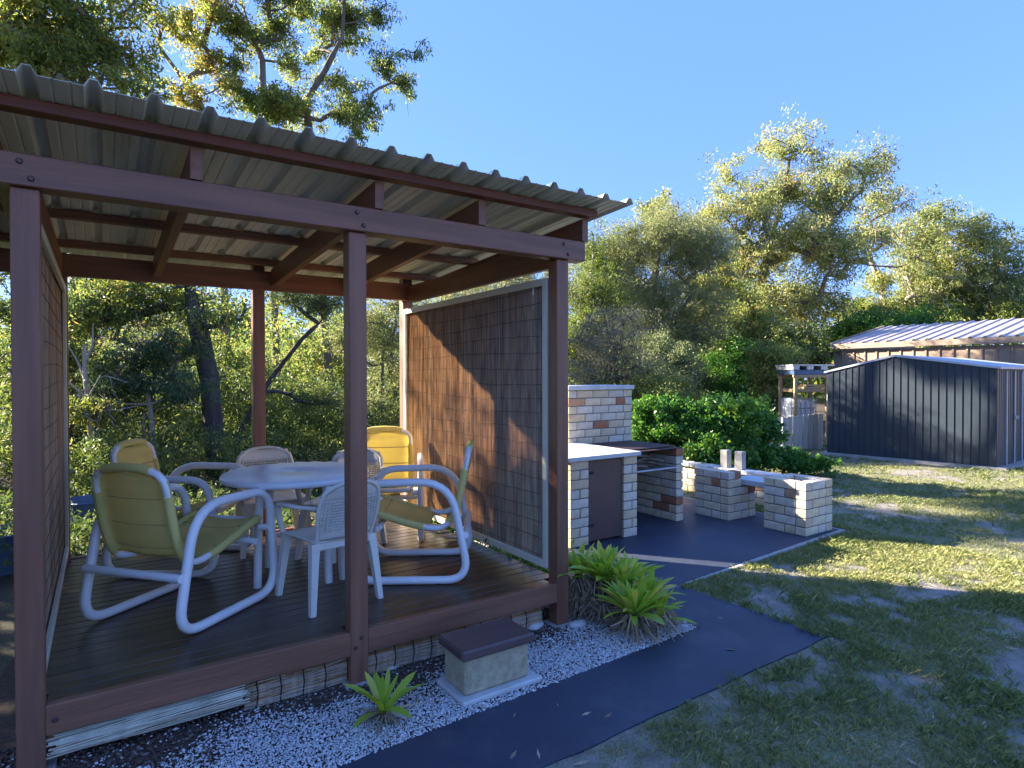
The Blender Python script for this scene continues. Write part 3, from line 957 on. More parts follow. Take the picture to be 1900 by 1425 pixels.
def wall(parent, x, y, ang, length, z0, nc, orange=(), off=0.0):
    """single leaf wall from (x,y) along ang; (x,y) is on its centre line"""
    dx, dy = math.cos(ang), math.sin(ang)
    for c in range(nc):
        z = z0+c*(BH+J)
        pos = 0; k = 0
        first = BWd if (c+int(off)) % 2 else BL
        while pos < length-.03:
            L = first if k == 0 else BL
            if pos+L > length: L = length-pos
            kind = 'full' if L > .15 else 'half'
            m = pos+L/2
            o = brick(parent, x+dx*m, y+dy*m, z, ang, kind, orange=(c, k) in orange)
            o.scale.x = L/(BL if kind == 'full' else BWd)
            pos += L+J; k += 1
def mortar(parent, *boxes):
    for i, b in enumerate(boxes):
        e = .0015*i
        mb = MB(); mb.box(b[0]+e, b[1]-e, b[2]+e, b[3]-e, b[4], b[5]-e, ch=.001)
        mb.build('mortar', MT['mortar'], parent)

Z0 = .017
bq = empty('brick_barbecue', (0, 0, 0), label='cream brick barbecue with a tall chimney, brown cupboard door and rusty hotplate', cat='barbecue')
HC = 9    # courses of cupboard
ztop = Z0+HC*(BH+J)-J
# cupboard: two front piers, side and partition wall
wall(bq, 3.67, 1.2525, 0, .21, Z0, HC)
wall(bq, 4.315, 1.2525, 0, .175, Z0, HC)
wall(bq, 3.7225, 1.315, math.pi/2, .78, Z0, HC, off=1)
wall(bq, 4.4375, 1.315, math.pi/2, .78, Z0, HC, off=1)
wall(bq, 5.28, 1.36, math.pi/2, .74, Z0, HC, orange=((2, 0), (8, 0), (8, 1), (1, 1)))
mortar(bq, (3.678, 3.873, 1.208, 1.297, Z0, ztop-.004), (4.322, 4.483, 1.208, 1.297, Z0, ztop-.004), (3.678, 3.767, 1.31, 2.09, Z0, ztop-.004),
       (4.393, 4.482, 1.31, 2.09, Z0, ztop-.004), (5.236, 5.324, 1.368, 2.09, Z0, ztop-.004))
# back wall and chimney
ring(bq, 4.40, 5.335, 2.115, 2.56, Z0, 16, orange=((11, 0, 1), (14, 0, 3)))
wall(bq, 3.67, 2.17, 0, .72, Z0, HC)
mortar(bq, (4.41, 5.325, 2.124, 2.55, Z0, Z0+16*(BH+J)-J-.004), (3.68, 4.39, 2.126, 2.214, Z0, ztop-.004))
mb = MB(); mb.box(4.38, 5.355, 2.095, 2.58, Z0+16*(BH+J)-.004, Z0+16*(BH+J)+.045, ch=.006); mb.build('chimney_cap', MT['whitestone'], bq)
mb = MB(); mb.box(3.62, 4.515, 1.165, 2.09, ztop+.002, ztop+.042, ch=.006); mb.build('bench_slab', MT['whitestone'], bq)
mb = MB(); mb.box(3.885, 4.31, 1.222, 1.247, Z0+.02, ztop-.012, ch=.003)
dr = mb.build('door', MT['door'], bq)
for z in (.18, .66):
    mb = MB(); mb.box(3.882, 3.955, 1.215, 1.2215, z-.012, z+.012, ch=.001); mb.tube([(3.884, 1.216, z-.022), (3.884, 1.216, z+.022)], .006, n=6)
    mb.build('hinge', MT['wire'], dr)
mb = MB(); mb.box(4.49, 5.235, 1.42, 2.09, .768, .780, ch=.002); mb.box(4.47, 5.32, 1.36, 1.42, ztop+.002, ztop+.008, ch=.001)
mb.build('hotplate', MT['rust'], bq)
mb = MB(); mb.box(4.42, 5.30, 1.44, 2.10, ztop+.010, ztop+.022, ch=.002); mb.build('steel_plate', MT['rust'], bq)
mb = MB()
for k in range(9): mb.tube([(4.49+.0925*k, 1.38, .585), (4.49+.0925*k, 2.09, .585)], .006, n=5)
mb.tube([(4.47, 1.375, .583), (5.24, 1.375, .583)], .011, n=6)
mb.build('grate', MT['galv'], bq)
fw = random.Random(9)
for k in range(16):
    x0_ = fw.uniform(4.50, 4.72); L_ = fw.uniform(.35, .5); y_ = fw.uniform(1.40, 1.95); z_ = .61+.028*(k % 5)+fw.uniform(0, .01)
    mb = MB()
    pts = [(x0_+L_*i/5, y_+fw.uniform(-.02, .02)+.05*math.sin(i*.6+k), z_+fw.uniform(-.006, .006)+.02*math.sin(i*.7)) for i in range(6)]
    mb.tube(pts, [fw.uniform(.010, .019) for _ in range(6)], n=6)
    mb.build('firewood_stick', MT['firewood'], label='crooked grey stick of firewood lying in the heap on the barbecue grate', cat='firewood', group='sticks of firewood heaped on the barbecue grate')

# brick planter boxes, seat slab between
p1 = empty('brick_planter', (0, 0, 0), label='square cream brick box nearest the lawn at the corner of the painted slab', cat='planter')
ring(p1, 5.76, 6.225, .255, .70, Z0, 6, orange=())
mortar(p1, (5.768, 6.217, .263, .692, Z0, Z0+5*(BH+J)-.004), (5.768, 5.855, .263, .692, Z0, Z0+6*(BH+J)-J-.005), (6.13, 6.217, .263, .692, Z0, Z0+6*(BH+J)-J-.005),
       (5.86, 6.125, .263, .352, Z0, Z0+6*(BH+J)-J-.005), (5.86, 6.125, .603, .692, Z0, Z0+6*(BH+J)-J-.005))
p2 = empty('brick_planter', (0, 0, 0), label='stepped cream brick box with an orange brick, between the barbecue and the corner box', cat='planter')
sk = lambda x, y, c, s: c >= 4 and (x > 5.90)
ring(p2, 5.70, 6.165, 1.07, 1.515, Z0, 6, skip=sk, orange=((3, 0, 1), (4, 3, 1), (5, 0, 0)))
brick(p2, 5.86, 1.1225, Z0+5*(BH+J), 0, 'half', orange=True)
mortar(p2, (5.708, 6.157, 1.078, 1.507, Z0, Z0+4*(BH+J)-J-.005), (5.708, 5.80, 1.078, 1.507, Z0, Z0+6*(BH+J)-J-.005))
se = empty('seat_slab', (0, 0, 0), label='white concrete seat slab spanning the two brick boxes', cat='bench')
mb = MB(); mb.box(5.93, 6.23, .62, 1.20, .375, .435, ch=.006); mb.build('slab', MT['whitestone'], se, )
p3 = empty('low_brick_wall', (0, 0, 0), label='low cream brick wall with a white coping behind the brick boxes', cat='wall')
wall(p3, 6.80, 1.12, math.pi/2, 1.75, .0, 4)
mortar(p3, (6.756, 6.844, 1.13, 2.86, .0, 4*(BH+J)-J-.004))
for k in range(4):
    mb = MB(); mb.box(6.70, 6.90, 1.10+k*.445, 1.535+k*.445, .337, .385, ch=.006); mb.build('coping', MT['whitestone'], p3)
for k, (x, y) in enumerate(((6.80, 1.93), (6.80, 1.72))):
    c_ = empty('upright_block', (x, y, .386), .1*k, label=('left' if k == 0 else 'right')+' one of two grey blocks standing upright on the low wall', cat='block', group='grey blocks on the low brick wall')
    mb = MB(); mb.box(-.045, .045, -.052, .052, 0, .22, ch=.005); mb.build('block', MT['concrete'], c_)
#PART2
# ------------------------------------------------------------------ bromeliads
def leafblade(mb, L, w, up, droop, n=7, fold=.25):
    """strap leaf starting at the origin going along +x"""
    vs = []
    for k in range(n):
        t = k/(n-1)
        a = up - droop*t
        if k == 0: x, z = 0.0, 0.0
        else: x += L/(n-1)*math.cos(a); z += L/(n-1)*math.sin(a)
        ww = w*(.62+.6*t-.25*t*t if t < .7 else (1.0*(1-((t-.7)/.3)**1.6)*.85+.04))
        vs += [(x, -ww/2, z+fold*ww*.5), (x, 0, z), (x, ww/2, z+fold*ww*.5)]
    fs = []
    for k in range(n-1):
        for i in (0, 1):
            a = k*3+i
            fs.append((a, a+1, a+4, a+3))
    mb.raw(vs, fs, smooth=True)

def leafmesh(name, L, w, up, droop, mt, v, fold=.25):
    mb = MB(); leafblade(mb, L, w, up, droop, fold=fold)
    me = mb.mesh(name, MT[mt])
    a = me.attributes.new('v', 'FLOAT', 'FACE')
    a.data.foreach_set('value', np.full(len(me.polygons), v, dtype=np.float32))
    return me
LEAVES = {}
def leaf_lib(mt):
    if mt not in LEAVES:
        r = random.Random(4)
        LEAVES[mt] = [[leafmesh('leaf', 1.0, .155, u, d, mt, r.uniform(.1, .9)) for _ in range(4)] for (u, d) in ((1.42, .25), (1.2, .45), (1.0, .6), (.75, .75))]
    return LEAVES[mt]
def rosette(parent, x, y, z, size, n, seed, tilt=(0, 0)):
    r = random.Random(seed)
    lib = leaf_lib('bromeliad')
    for k in range(n):
        t = (k+.5)/n          # 0 inner upright, 1 outer spreading
        row = lib[min(3, int(t*4))]
        s = size*1.12*(.75+.4*t)*r.uniform(.85, 1.12)
        o = link('leaf', r.choice(row), parent, loc=(x+r.uniform(-.012, .012), y+r.uniform(-.012, .012), z+r.uniform(0, .03)))
        o.rotation_euler = (r.uniform(-.25, .25)+tilt[0], r.uniform(-.15, .15)+tilt[1], k*2.39996+r.uniform(-.2, .2))
        o.scale = (s, s*r.uniform(.9, 1.25), s)
def deadmass(parent, x, y, rx, h, n, seed):
    """dry old leaves hanging below a rosette"""
    r_ = np.random.default_rng(seed)
    a = r_.uniform(0, 2*np.pi, n); rr = rx*np.sqrt(r_.random(n))
    P = np.stack([x+rr*.5*np.cos(a), y+rr*.5*np.sin(a), r_.uniform(.02, h, n)], 1)
    Dd = np.stack([np.cos(a)*r_.uniform(.4, 1, n), np.sin(a)*r_.uniform(.4, 1, n), -r_.uniform(-.1, 1.4, n)], 1)
    Dd /= np.linalg.norm(Dd, axis=1)[:, None]
    L = r_.uniform(.06, .16, n)[:, None]; 
    S = np.cross(Dd, r_.normal(size=(n, 3))); S /= np.linalg.norm(S, axis=1)[:, None]; S *= r_.uniform(.003, .008, n)[:, None]
    T = P+Dd*L; T[:, 2] = np.maximum(T[:, 2], .008)
    V = np.stack([P-S, P+S, T+S*.4, T-S*.4], 1).reshape(-1, 3)
    F = np.arange(n*4).reshape(-1, 4)
    link('dead_leaves', npmesh('dead_leaves', V, F, MT['deadleaf'], attr=r_.random(n)), parent, kind='stuff')

for i, (lab, x, y, specs, dm) in enumerate((
    ('small bright green bromeliad in the white gravel left of the step seat', 1.27, -.42, [(0, 0, .02, .20, 14)], (.09, .05, 60)),
    ('tall bromeliad with dead skirt leaves standing against the right front post', 2.80, .02, [(-.02, .02, .24, .21, 30), (.08, -.04, .20, .17, 20)], (.16, .26, 900)),
    ('clump of yellow green bromeliads at the path corner, front of the plant bed', 2.90, -.30, [(-.06, -.10, .10, .25, 44), (.17, .03, .10, .23, 38), (-.02, .20, .22, .25, 40), (.22, .26, .12, .21, 32), (.12, -.12, .05, .19, 28), (.05, .08, .20, .22, 30)], (.20, .16, 700)))):
    e = empty('bromeliad', (x, y, 0), label=lab, cat='plant', group='bromeliads along the gazebo')
    for k, (dx, dy, dz, sz, n) in enumerate(specs):
        rosette(e, dx, dy, dz, sz, n, 10*i+k)
        mb = MB(); mb.tube([(dx, dy, 0), (dx, dy, dz+.03)], .018, n=6); mb.build('stem', MT['mulch'], e)
        deadmass(e, dx, dy, dm[0], dm[1], dm[2]//len(specs), 77+i*10+k)

# ------------------------------------------------------------------ gravel, mulch
def blobs(name, P, S, mt, seed, **kw):
    """low polygon stones: octahedra squashed and turned at random"""
    r_ = np.random.default_rng(seed)
    n = len(P)
    base = np.array([[1, 0, 0], [0, 1, 0], [-1, 0, 0], [0, -1, 0], [0, 0, 1], [0, 0, -1]], float)
    F0 = np.array([[0, 1, 4], [1, 2, 4], [2, 3, 4], [3, 0, 4], [1, 0, 5], [2, 1, 5], [3, 2, 5], [0, 3, 5]])
    A = r_.uniform(0, 2*np.pi, n)
    sc3 = np.stack([S*r_.uniform(.8, 1.3, n), S*r_.uniform(.6, 1.0, n), S*r_.uniform(.4, .8, n)], 1)
    V = base[None]*sc3[:, None, :]*r_.uniform(.75, 1.2, (n, 6, 1))
    tx = r_.uniform(-.6, .6, n)[:, None]
    y, z = V[..., 1]*np.cos(tx)-V[..., 2]*np.sin(tx), V[..., 1]*np.sin(tx)+V[..., 2]*np.cos(tx)
    V[..., 1], V[..., 2] = y, z
    c, s = np.cos(A)[:, None], np.sin(A)[:, None]
    x, y = V[..., 0]*c-V[..., 1]*s, V[..., 0]*s+V[..., 1]*c
    V[..., 0], V[..., 1] = x, y
    V += P[:, None, :]
    F = (F0[None]+np.arange(n)[:, None, None]*6).reshape(-1, 3)
    return link(name, npmesh(name, V.reshape(-1, 3), F, mt), **kw)

def bed_points(n, seed):
    r_ = np.random.default_rng(seed)
    x = r_.uniform(-.30, 3.24, n); y = r_.uniform(-.69, .25, n)
    lim = -.69+(x+.35)*(.145/3.6)
    ok = (y > lim+.006)
    # nothing inside the paver
    ok &= ~((x > 1.605) & (x < 2.07) & (y > -.54) & (y < -.255))
    return x[ok], y[ok]
x, y = bed_points(80000, 21)
w = fbm(x*4, y*4, 3)
white = (w-.5)*1.6 + .95 - np.clip((y+.42)*2.6, 0, 2) - np.clip((.9-x)*.55, 0, 1) + np.clip((x-1.9)*.25, 0, .2)
r_ = np.random.default_rng(5)
keep = r_.random(len(x)) < np.clip(white, .03, 1)
X, Y = x[keep], y[keep]
S = r_.uniform(.0032, .0078, len(X))*np.where(r_.random(len(X)) < .04, 1.7, 1)
blobs('gravel', np.stack([X, Y, .003+S*.35+r_.uniform(0, .007, len(X))], 1), S, MT['pebble'], 31, kind='stuff')
x, y = bed_points(16000, 22)
w2 = fbm(x*4, y*4, 3)
white = (w2-.5)*1.6 + .95 - np.clip((y+.42)*2.6, 0, 2) - np.clip((.9-x)*.55, 0, 1) + np.clip((x-1.9)*.25, 0, .2)
keep = r_.random(len(x)) > white
X, Y = x[keep], y[keep]
S = r_.uniform(.006, .014, len(X))
g_ = r_.random(len(X)) < .75
for nm, m_, sel in (('mulch', 'mulch', g_), ('mulch', 'mulchgrey', ~g_)):
    blobs(nm, np.stack([X[sel], Y[sel], np.full(sel.sum(), .006)], 1), S[sel], MT[m_], 32, kind='stuff')
# a few separate stones
for k, (x, y, s, lab) in enumerate(((1.49, .03, .035, 'flat white stone lying at the foot of the middle front post'), (2.43, .03, .055, 'pale grey stone under the deck edge near the right front post'),
                                    (2.66, -.10, .045, 'bluish stone at the foot of the right front post'))):
    mb = MB(); r = random.Random(k)
    N = 10
    rg = [(.75, 0), (1.0, .35), (.8, .75), (.35, .95)]
    jit = [r.uniform(.8, 1.2) for _ in range(N)]
    vs = [(q*s*1.4*jit[i]*math.cos(2*math.pi*i/N), q*s*jit[i]*math.sin(2*math.pi*i/N), zz*s*.8) for q, zz in rg for i in range(N)]
    fs = [(a*N+i, a*N+(i+1) % N, (a+1)*N+(i+1) % N, (a+1)*N+i) for a in range(3) for i in range(N)]+[tuple(3*N+i for i in range(N))]
    mb.raw(vs, fs, smooth=True)
    mb.build('stone', MT['whitestone'], loc=(x, y, 0.0), label=lab, cat='stone')

# ------------------------------------------------------------------ lawn
def on_lawn(x, y):
    path = (y > -1.155+.022*x+.05*(vnoise(x*6, x*0+3)-.5)*2) & (y < .05) & (x < 3.76+.05*(vnoise(y*6, y*0+9)-.5)*2)
    slab = (x > 3.1) & (x < 6.38) & (y > .04+np.clip((x-4.66)*.055, 0, .12)) & (y < 2.8)
    bed = (x < 3.25) & (y > -.72)
    return ~(path | slab | bed)
def blades(n, seed, xr, yr, h0, h1, wd, tuft):
    r_ = np.random.default_rng(seed)
    cx = r_.uniform(*xr, n); cy = r_.uniform(*yr, n)
    ok = on_lawn(cx, cy)
    b = bareness(cx, cy)
    ok &= (r_.random(n) < (1-b)**1.4*.85+.03) & (litter(cx, cy) < .5)
    # thin out by view wedge: only the part before the camera is worth growing
    d = np.hypot(cx-.23, cy+2.99)
    ang = np.arctan2(cx-.23, cy+2.99)
    ok &= (ang > -.25) & (ang < 1.50) & (d > .8)
    cx, cy, b = cx[ok], cy[ok], b[ok]
    m = len(cx)
    lush = fbm(cx*1.7+40, cy*1.7+11, 3)
    K = tuft
    cx = np.repeat(cx, K); cy = np.repeat(cy, K); lush = np.repeat(lush, K)
    hh = np.repeat(r_.uniform(h0, h1, m), K)*r_.uniform(.6, 1.2, m*K)*(0.45+1.2*np.clip(lush-.2, 0, 1))
    a = r_.uniform(0, 2*np.pi, m*K); lean = r_.uniform(.2, 1.5, m*K)*hh
    px_ = cx+r_.normal(0, .012, m*K); py_ = cy+r_.normal(0, .012, m*K)
    z0 = gz(px_, py_)
    wdv = wd*r_.uniform(.7, 1.3, m*K)
    sx, sy = -np.sin(a+r_.uniform(-.6, .6, m*K))*wdv, np.cos(a)*wdv
    V = np.empty((m*K, 4, 3))
    V[:, 0] = np.stack([px_-sx, py_-sy, z0-.004], 1)
    V[:, 1] = np.stack([px_+sx, py_+sy, z0-.004], 1)
    V[:, 2] = np.stack([px_+np.cos(a)*lean*.5+sx*.6, py_+np.sin(a)*lean*.5+sy*.6, z0+hh*.72], 1)
    V[:, 3] = np.stack([px_+np.cos(a)*lean, py_+np.sin(a)*lean, z0+hh], 1)
    base = np.arange(m*K)[:, None]*4
    F = np.concatenate([base+np.array([[0, 1, 2]]), base+np.array([[0, 2, 3]])], 1).reshape(-1, 3)
    v = np.clip(r_.normal(.45, .22, m*K)+(.45-lush)*.8, 0, 1)
    return V.reshape(-1, 3), F, np.repeat(v, 2)
parts = [blades(60000, 41, (1.2, 6.5), (-3.2, 1.5), .018, .055, .0019, 4), blades(26000, 42, (4.5, 10), (-4.2, 3), .018, .042, .0028, 4),
         blades(26000, 43, (8, 17), (-5, 6), .02, .05, .0048, 4)]
off = 0; Vs = []; Fs = []; As = []
for V, F, a in parts:
    Vs.append(V); Fs.append(F+off); As.append(a); off += len(V)
link('grass', npmesh('grass', np.concatenate(Vs), np.concatenate(Fs), MT['grass'], attr=np.concatenate(As)), kind='stuff')

# ------------------------------------------------------------------ sheds
def ribbed(name, A, B, zb, zt0, zt1, pitch, rib, mt, parent, peak=None, gap=0.0):
    """vertical ribbed cladding, one object per run; zt varies linearly or with a peak at fraction peak"""
    L = math.hypot(B[0]-A[0], B[1]-A[1]); ux, uy = (B[0]-A[0])/L, (B[1]-A[1])/L
    nx_, ny_ = uy, -ux
    n = int(round(L/pitch)); p = L/n
    def top(t):
        if peak is None: return zt0+(zt1-zt0)*t
        pt, pz = peak
        return zt0+(pz-zt0)*t/pt if t < pt else pz+(zt1-pz)*(t-pt)/(1-pt)
    for i in range(n):
        mb = MB()
        s = [(0, 0), (p*.76, 0), (p*.80, rib), (p*.92, rib), (p*.96, 0), (p, 0)]
        vs = []
        for (q, o_) in s:
            d_ = i*p+q
            x, y = A[0]+ux*d_+nx_*o_, A[1]+uy*d_+ny_*o_
            vs += [(x, y, zb), (x, y, top(d_/L))]
        fs = [(2*k, 2*k+2, 2*k+3, 2*k+1) for k in range(len(s)-1)]
        mb.raw(vs, fs)
        o = mb.build(name, MT[mt], parent)

sh = empty('garden_shed', (0, 0, 0), label='low dark blue steel garden shed with a shallow gable facing the lawn', cat='shed')
A = (12.00, 3.50); B = (12.30, .86)
sd = (.995, .06)
C_ = (B[0]+sd[0]*3.6, B[1]+sd[1]*3.6); Dd_ = (A[0]+sd[0]*3.6, A[1]+sd[1]*3.6)
ribbed('wall_panel', A, B, .055, 1.60, 1.66, .118, .014, 'navy', sh, peak=(.44, 1.88))
ribbed('side_panel', B, C_, .055, 1.645, 1.645, .10, .010, 'shedside', sh)
mb = MB()
mid = (A[0]+(B[0]-A[0])*.44, A[1]+(B[1]-A[1])*.44)
def ext(p, k, o=0.0):
    return (p[0]+sd[0]*k, p[1]+sd[1]*k)
gv = ((B[0]-A[0])/2.657, (B[1]-A[1])/2.657)
def roofslab(P, Q, zP, zQ, name, mt):
    mb = MB()
    a0 = ext(P, -.03); b0 = ext(Q, -.03); a1 = ext(P, 3.66); b1 = ext(Q, 3.66)
    vs = [(*a0, zP), (*b0, zQ), (*b1, zQ), (*a1, zP), (*a0, zP+.035), (*b0, zQ+.035), (*b1, zQ+.035), (*a1, zP+.035)]
    mb.raw(vs, [(0, 1, 2, 3)[::-1], (4, 5, 6, 7), (0, 4, 5, 1)[::-1], (1, 5, 6, 2)[::-1], (2, 6, 7, 3)[::-1], (3, 7, 4, 0)[::-1]])
    mb.build(name, MT[mt], sh)
PA = (A[0]-gv[0]*.05, A[1]-gv[1]*.05); PB = (B[0]+gv[0]*.05, B[1]+gv[1]*.05)
roofslab(PA, mid, 1.595, 1.885, 'roof', 'shedroof'); roofslab(mid, PB, 1.885, 1.648, 'roof', 'shedroof')
mb = MB()
vs = [(*A, .05), (*Dd_, .05), (*Dd_, 1.6), (*A, 1.6)]; mb.raw(vs, [(0, 1, 2, 3)])
vs = [(*C_, .05), (*Dd_, .05), (*Dd_, 1.6), (*C_, 1.64)]; mb.raw(vs, [(0, 1, 2, 3)]); mb.build('back_wall', MT['navy'], sh)
# double door strips and handles on the side
for k, s in enumerate((.42, .86, 1.30)):
    x, y = B[0]+sd[0]*s, B[1]+sd[1]*s
    Mx = Matrix.Translation((x, y, 0)) @ Matrix.Rotation(math.atan2(sd[1], sd[0]), 4, 'Z')
    mb = MB(); mb.box(-.018, .018, -.030, -.014, .06, 1.62, ch=.002, M=Mx); mb.build('door_edge', MT['shedroof'], sh)
for s in (.80, .92):
    x, y = B[0]+sd[0]*s, B[1]+sd[1]*s
    Mx = Matrix.Translation((x, y, 0)) @ Matrix.Rotation(math.atan2(sd[1], sd[0]), 4, 'Z')
    mb = MB(); mb.box(-.016, .016, -.062, -.031, .80, .86, ch=.006, M=Mx); mb.build('handle', MT['galv'], sh)
sp = [(A[0]-.12, A[1]+.10), (B[0]-.06, B[1]-.14), (C_[0]+.1, C_[1]-.1), (Dd_[0]+.1, Dd_[1]+.1)]
prism('shed_slab', sp[::1] if True else sp, -.05, .052, MT['concrete'], kind='structure')

ts = empty('long_shed', (0, 0, 0), label='long tan steel shed with a pale ribbed roof standing behind the blue shed', cat='shed')
TA = (20.0, 7.7); TB = (20.55, -4.0)
ribbed('wall_panel', TA, TB, 0.0, 2.36, 2.36, .33, .035, 'tan', ts)
tn = (1.0, .047)
def te(p, k): return (p[0]+tn[0]*k, p[1]+tn[1]*k)
mb = MB(); 
def beam(a, b, z0, z1, w, name, mt, parent):
    L = math.hypot(b[0]-a[0], b[1]-a[1])
    Mx = Matrix.Translation((a[0], a[1], 0)) @ Matrix.Rotation(math.atan2(b[1]-a[1], b[0]-a[0]), 4, 'Z')
    mb = MB(); mb.box(0, L, -w/2, w/2, z0, z1, ch=.004, M=Mx)
    return mb.build(name, MT[mt], parent)
beam(te(TA, -.11), te(TB, -.11), 2.40, 2.56, .16, 'gutter', 'tan', ts)
# roof strips
Lr = math.hypot(TB[0]-TA[0], TB[1]-TA[1]); n = 34
for i in range(n):
    p = Lr/n
    ux, uy = (TB[0]-TA[0])/Lr, (TB[1]-TA[1])/Lr
    mb = MB(); vs = []
    for q, o_ in ((0, 0), (p*.70, 0), (p*.76, .04), (p*.92, .04), (p*.98, 0), (p, 0)):
        x, y = TA[0]+ux*(i*p+q), TA[1]+uy*(i*p+q)
        a = te((x, y), -.16); b = te((x, y), 3.6)
        vs += [(*a, 2.57+o_), (*b, 3.30+o_)]
    mb.raw(vs, [(2*k, 2*k+2, 2*k+3, 2*k+1) for k in range(5)])
    mb.build('roof_panel', MT['tanroof'], ts)
mb = MB()
q1, q2, q3 = TA, te(TA, 3.6), te(TA, 7.2)
mb.raw([(*q1, 0), (*q3, 0), (*q3, 2.45), (*q2, 3.26), (*q1, 2.5)], [(0, 1, 2, 3, 4)])
mb.build('end_wall', MT['tan'], ts)
mb = MB()
g0, g1 = te(TA, -.2), te(TA, 3.62)
mb.raw([(g0[0], g0[1]+.02, 2.50), (g1[0], g1[1]+.02, 3.24), (g1[0], g1[1]+.02, 3.35), (g0[0], g0[1]+.02, 2.61),
        (g0[0], g0[1]-.04, 2.50), (g1[0], g1[1]-.04, 3.24), (g1[0], g1[1]-.04, 3.35), (g0[0], g0[1]-.04, 2.61)],
       [(0, 1, 2, 3), (7, 6, 5, 4), (3, 2, 6, 7), (4, 5, 1, 0), (0, 3, 7, 4)])
mb.build('barge_board', MT['tan'], ts)

# ------------------------------------------------------------------ timber rack with pallet and tank behind the shed
rk = empty('timber_rack', (13.42, 5.02, 0), math.atan2(-.42, .62), label='raw timber rack left of the blue shed, carrying a pallet', cat='rack')
for x in (0, .72):
    for y in (0, .8):
        mb = MB(); mb.box(x-.035, x+.035, y-.035, y+.035, 0, 1.50, ch=.004); mb.build('post', MT['rawtimber'], rk)
for y in (0, .8):
    mb = MB(); mb.box(-.06, .80, y-.03, y+.03, 1.502, 1.565, ch=.004); mb.build('rail', MT['rawtimber'], rk)
mb = MB(); mb.box(-.02, .76, .0, .8, 1.17, 1.20, ch=.004); mb.build('shelf', MT['rawtimber'], rk)
for k, (z, x0_, l_) in enumerate(((1.22, .02, .62), (1.27, .2, .5), (1.32, .25, .5))):
    b_ = empty('board', (13.42, 5.02, 0), math.atan2(-.42, .62), label=('lowest', 'middle', 'topmost')[k]+' of three rough boards lying on the shelf of the timber rack', cat='board', group='boards on the timber rack')
    mb = MB(); mb.box(x0_, x0_+l_, .02, .75, z-.018, z+.022, ch=.004); mb.build('board', MT['rawtimber'], b_)
pl = empty('pallet', (13.42, 5.02, 1.566), math.atan2(-.42, .62), label='grey plastic pallet lying on top of the timber rack', cat='pallet')
for x0_ in (-.08, .24, .56):
    mb = MB(); mb.box(x0_, x0_+.15, -.05, .85, .115, .20, ch=.005); mb.build('block', MT['greyplastic'], pl)
mb = MB(); mb.box(-.10, .86, -.06, .86, .201, .235, ch=.005); mb.build('deck', MT['greyplastic'], pl)
cr_ = empty('blue_crate', (13.42, 5.02, 1.566), math.atan2(-.42, .62), label='flat dark blue crate under the grey pallet on the timber rack', cat='crate')
mb = MB(); mb.box(-.05, .76, -.03, .8, 0.002, .11, ch=.006); mb.build('tray', MT['blueplastic'], cr_)
ib = empty('water_tank', (13.75, 5.1, 0), math.atan2(-.42, .62), label='white caged plastic water tank standing under the timber rack', cat='tank')
mb = MB(); mb.box(-.22, .34, -.02, .6, .12, 1.02, ch=.05); mb.build('tank', MT['ibc'], ib)
for k in range(6):
    mb = MB(); x = -.23+.57*k/5; mb.tube([(x, -.045, .10), (x, -.045, 1.02)], .012, n=6); mb.build('cage_bar', MT['galv'], ib)
for k in range(5):
    mb = MB(); z = .16+.86*k/4; mb.tube([(-.23, -.045, z), (.34, -.045, z)], .012, n=6); mb.build('cage_bar', MT['galv'], ib)
pv = MB()
pv.tube(rounded([(0, 0, 0), (0, 0, 1.22), (.62, -.30, 1.22), (.62, -.30, 1.2199)], [.001, .12, .001, .001], 6)[:-7], .05, n=10)
pv.build('drain_pipe', MT['white_pvc'], loc=(13.45, 4.25, 0), label='white plastic drain pipe with an elbow beside the left edge of the blue shed', cat='pipe')
# paling fence
pf_ = empty('paling_fence', (0, 0, 0), label='weathered grey paling fence between the green vine and the blue shed', cat='fence')
a = Vector((10.9, 5.35, 0)); b = Vector((12.75, 4.0, 0)); L = (b-a).length; n = int(L/.10)
ang = math.atan2(b.y-a.y, b.x-a.x)
r = random.Random(2)
mb = MB(); mb.box(-.05, .047, -.009, .009, 0, .80, ch=.002); pm = mb.mesh('paling', MT['paling'])
for k in range(n):
    p = a+(b-a)*(k+.5)/n
    o = link('paling', pm, pf_, loc=(p.x, p.y, -.1+r.uniform(-.01, .01)), rot=(0, r.uniform(-.015, .015), ang))
    o.scale.z = .78+.30*k/n
beam((a.x+.03, a.y+.05), (b.x+.03, b.y+.05), .28, .34, .04, 'rail', 'paling', pf_)
mb = MB(); mb.tube([(9.46, 2.84, 0), (9.475, 2.845, .86)], .022, n=5)
mb.build('star_post', MT['galv'], label='thin grey metal post standing in the vine before the paling fence', cat='post')
# pale rocks at the shed corner
for k, (x, y, s, lab) in enumerate(((10.75, 3.35, .14, 'larger pale rock by the left corner of the blue shed'), (10.35, 3.20, .09, 'smaller pale rock at the end of the vine by the blue shed'))):
    me = bpy.data.meshes['stone.001'].copy() if 'stone.001' in bpy.data.meshes else bpy.data.meshes['stone'].copy()
    o = link('rock', me, loc=(x, y, -.01), label=lab, cat='rock'); o.scale = (s/.055,)*3

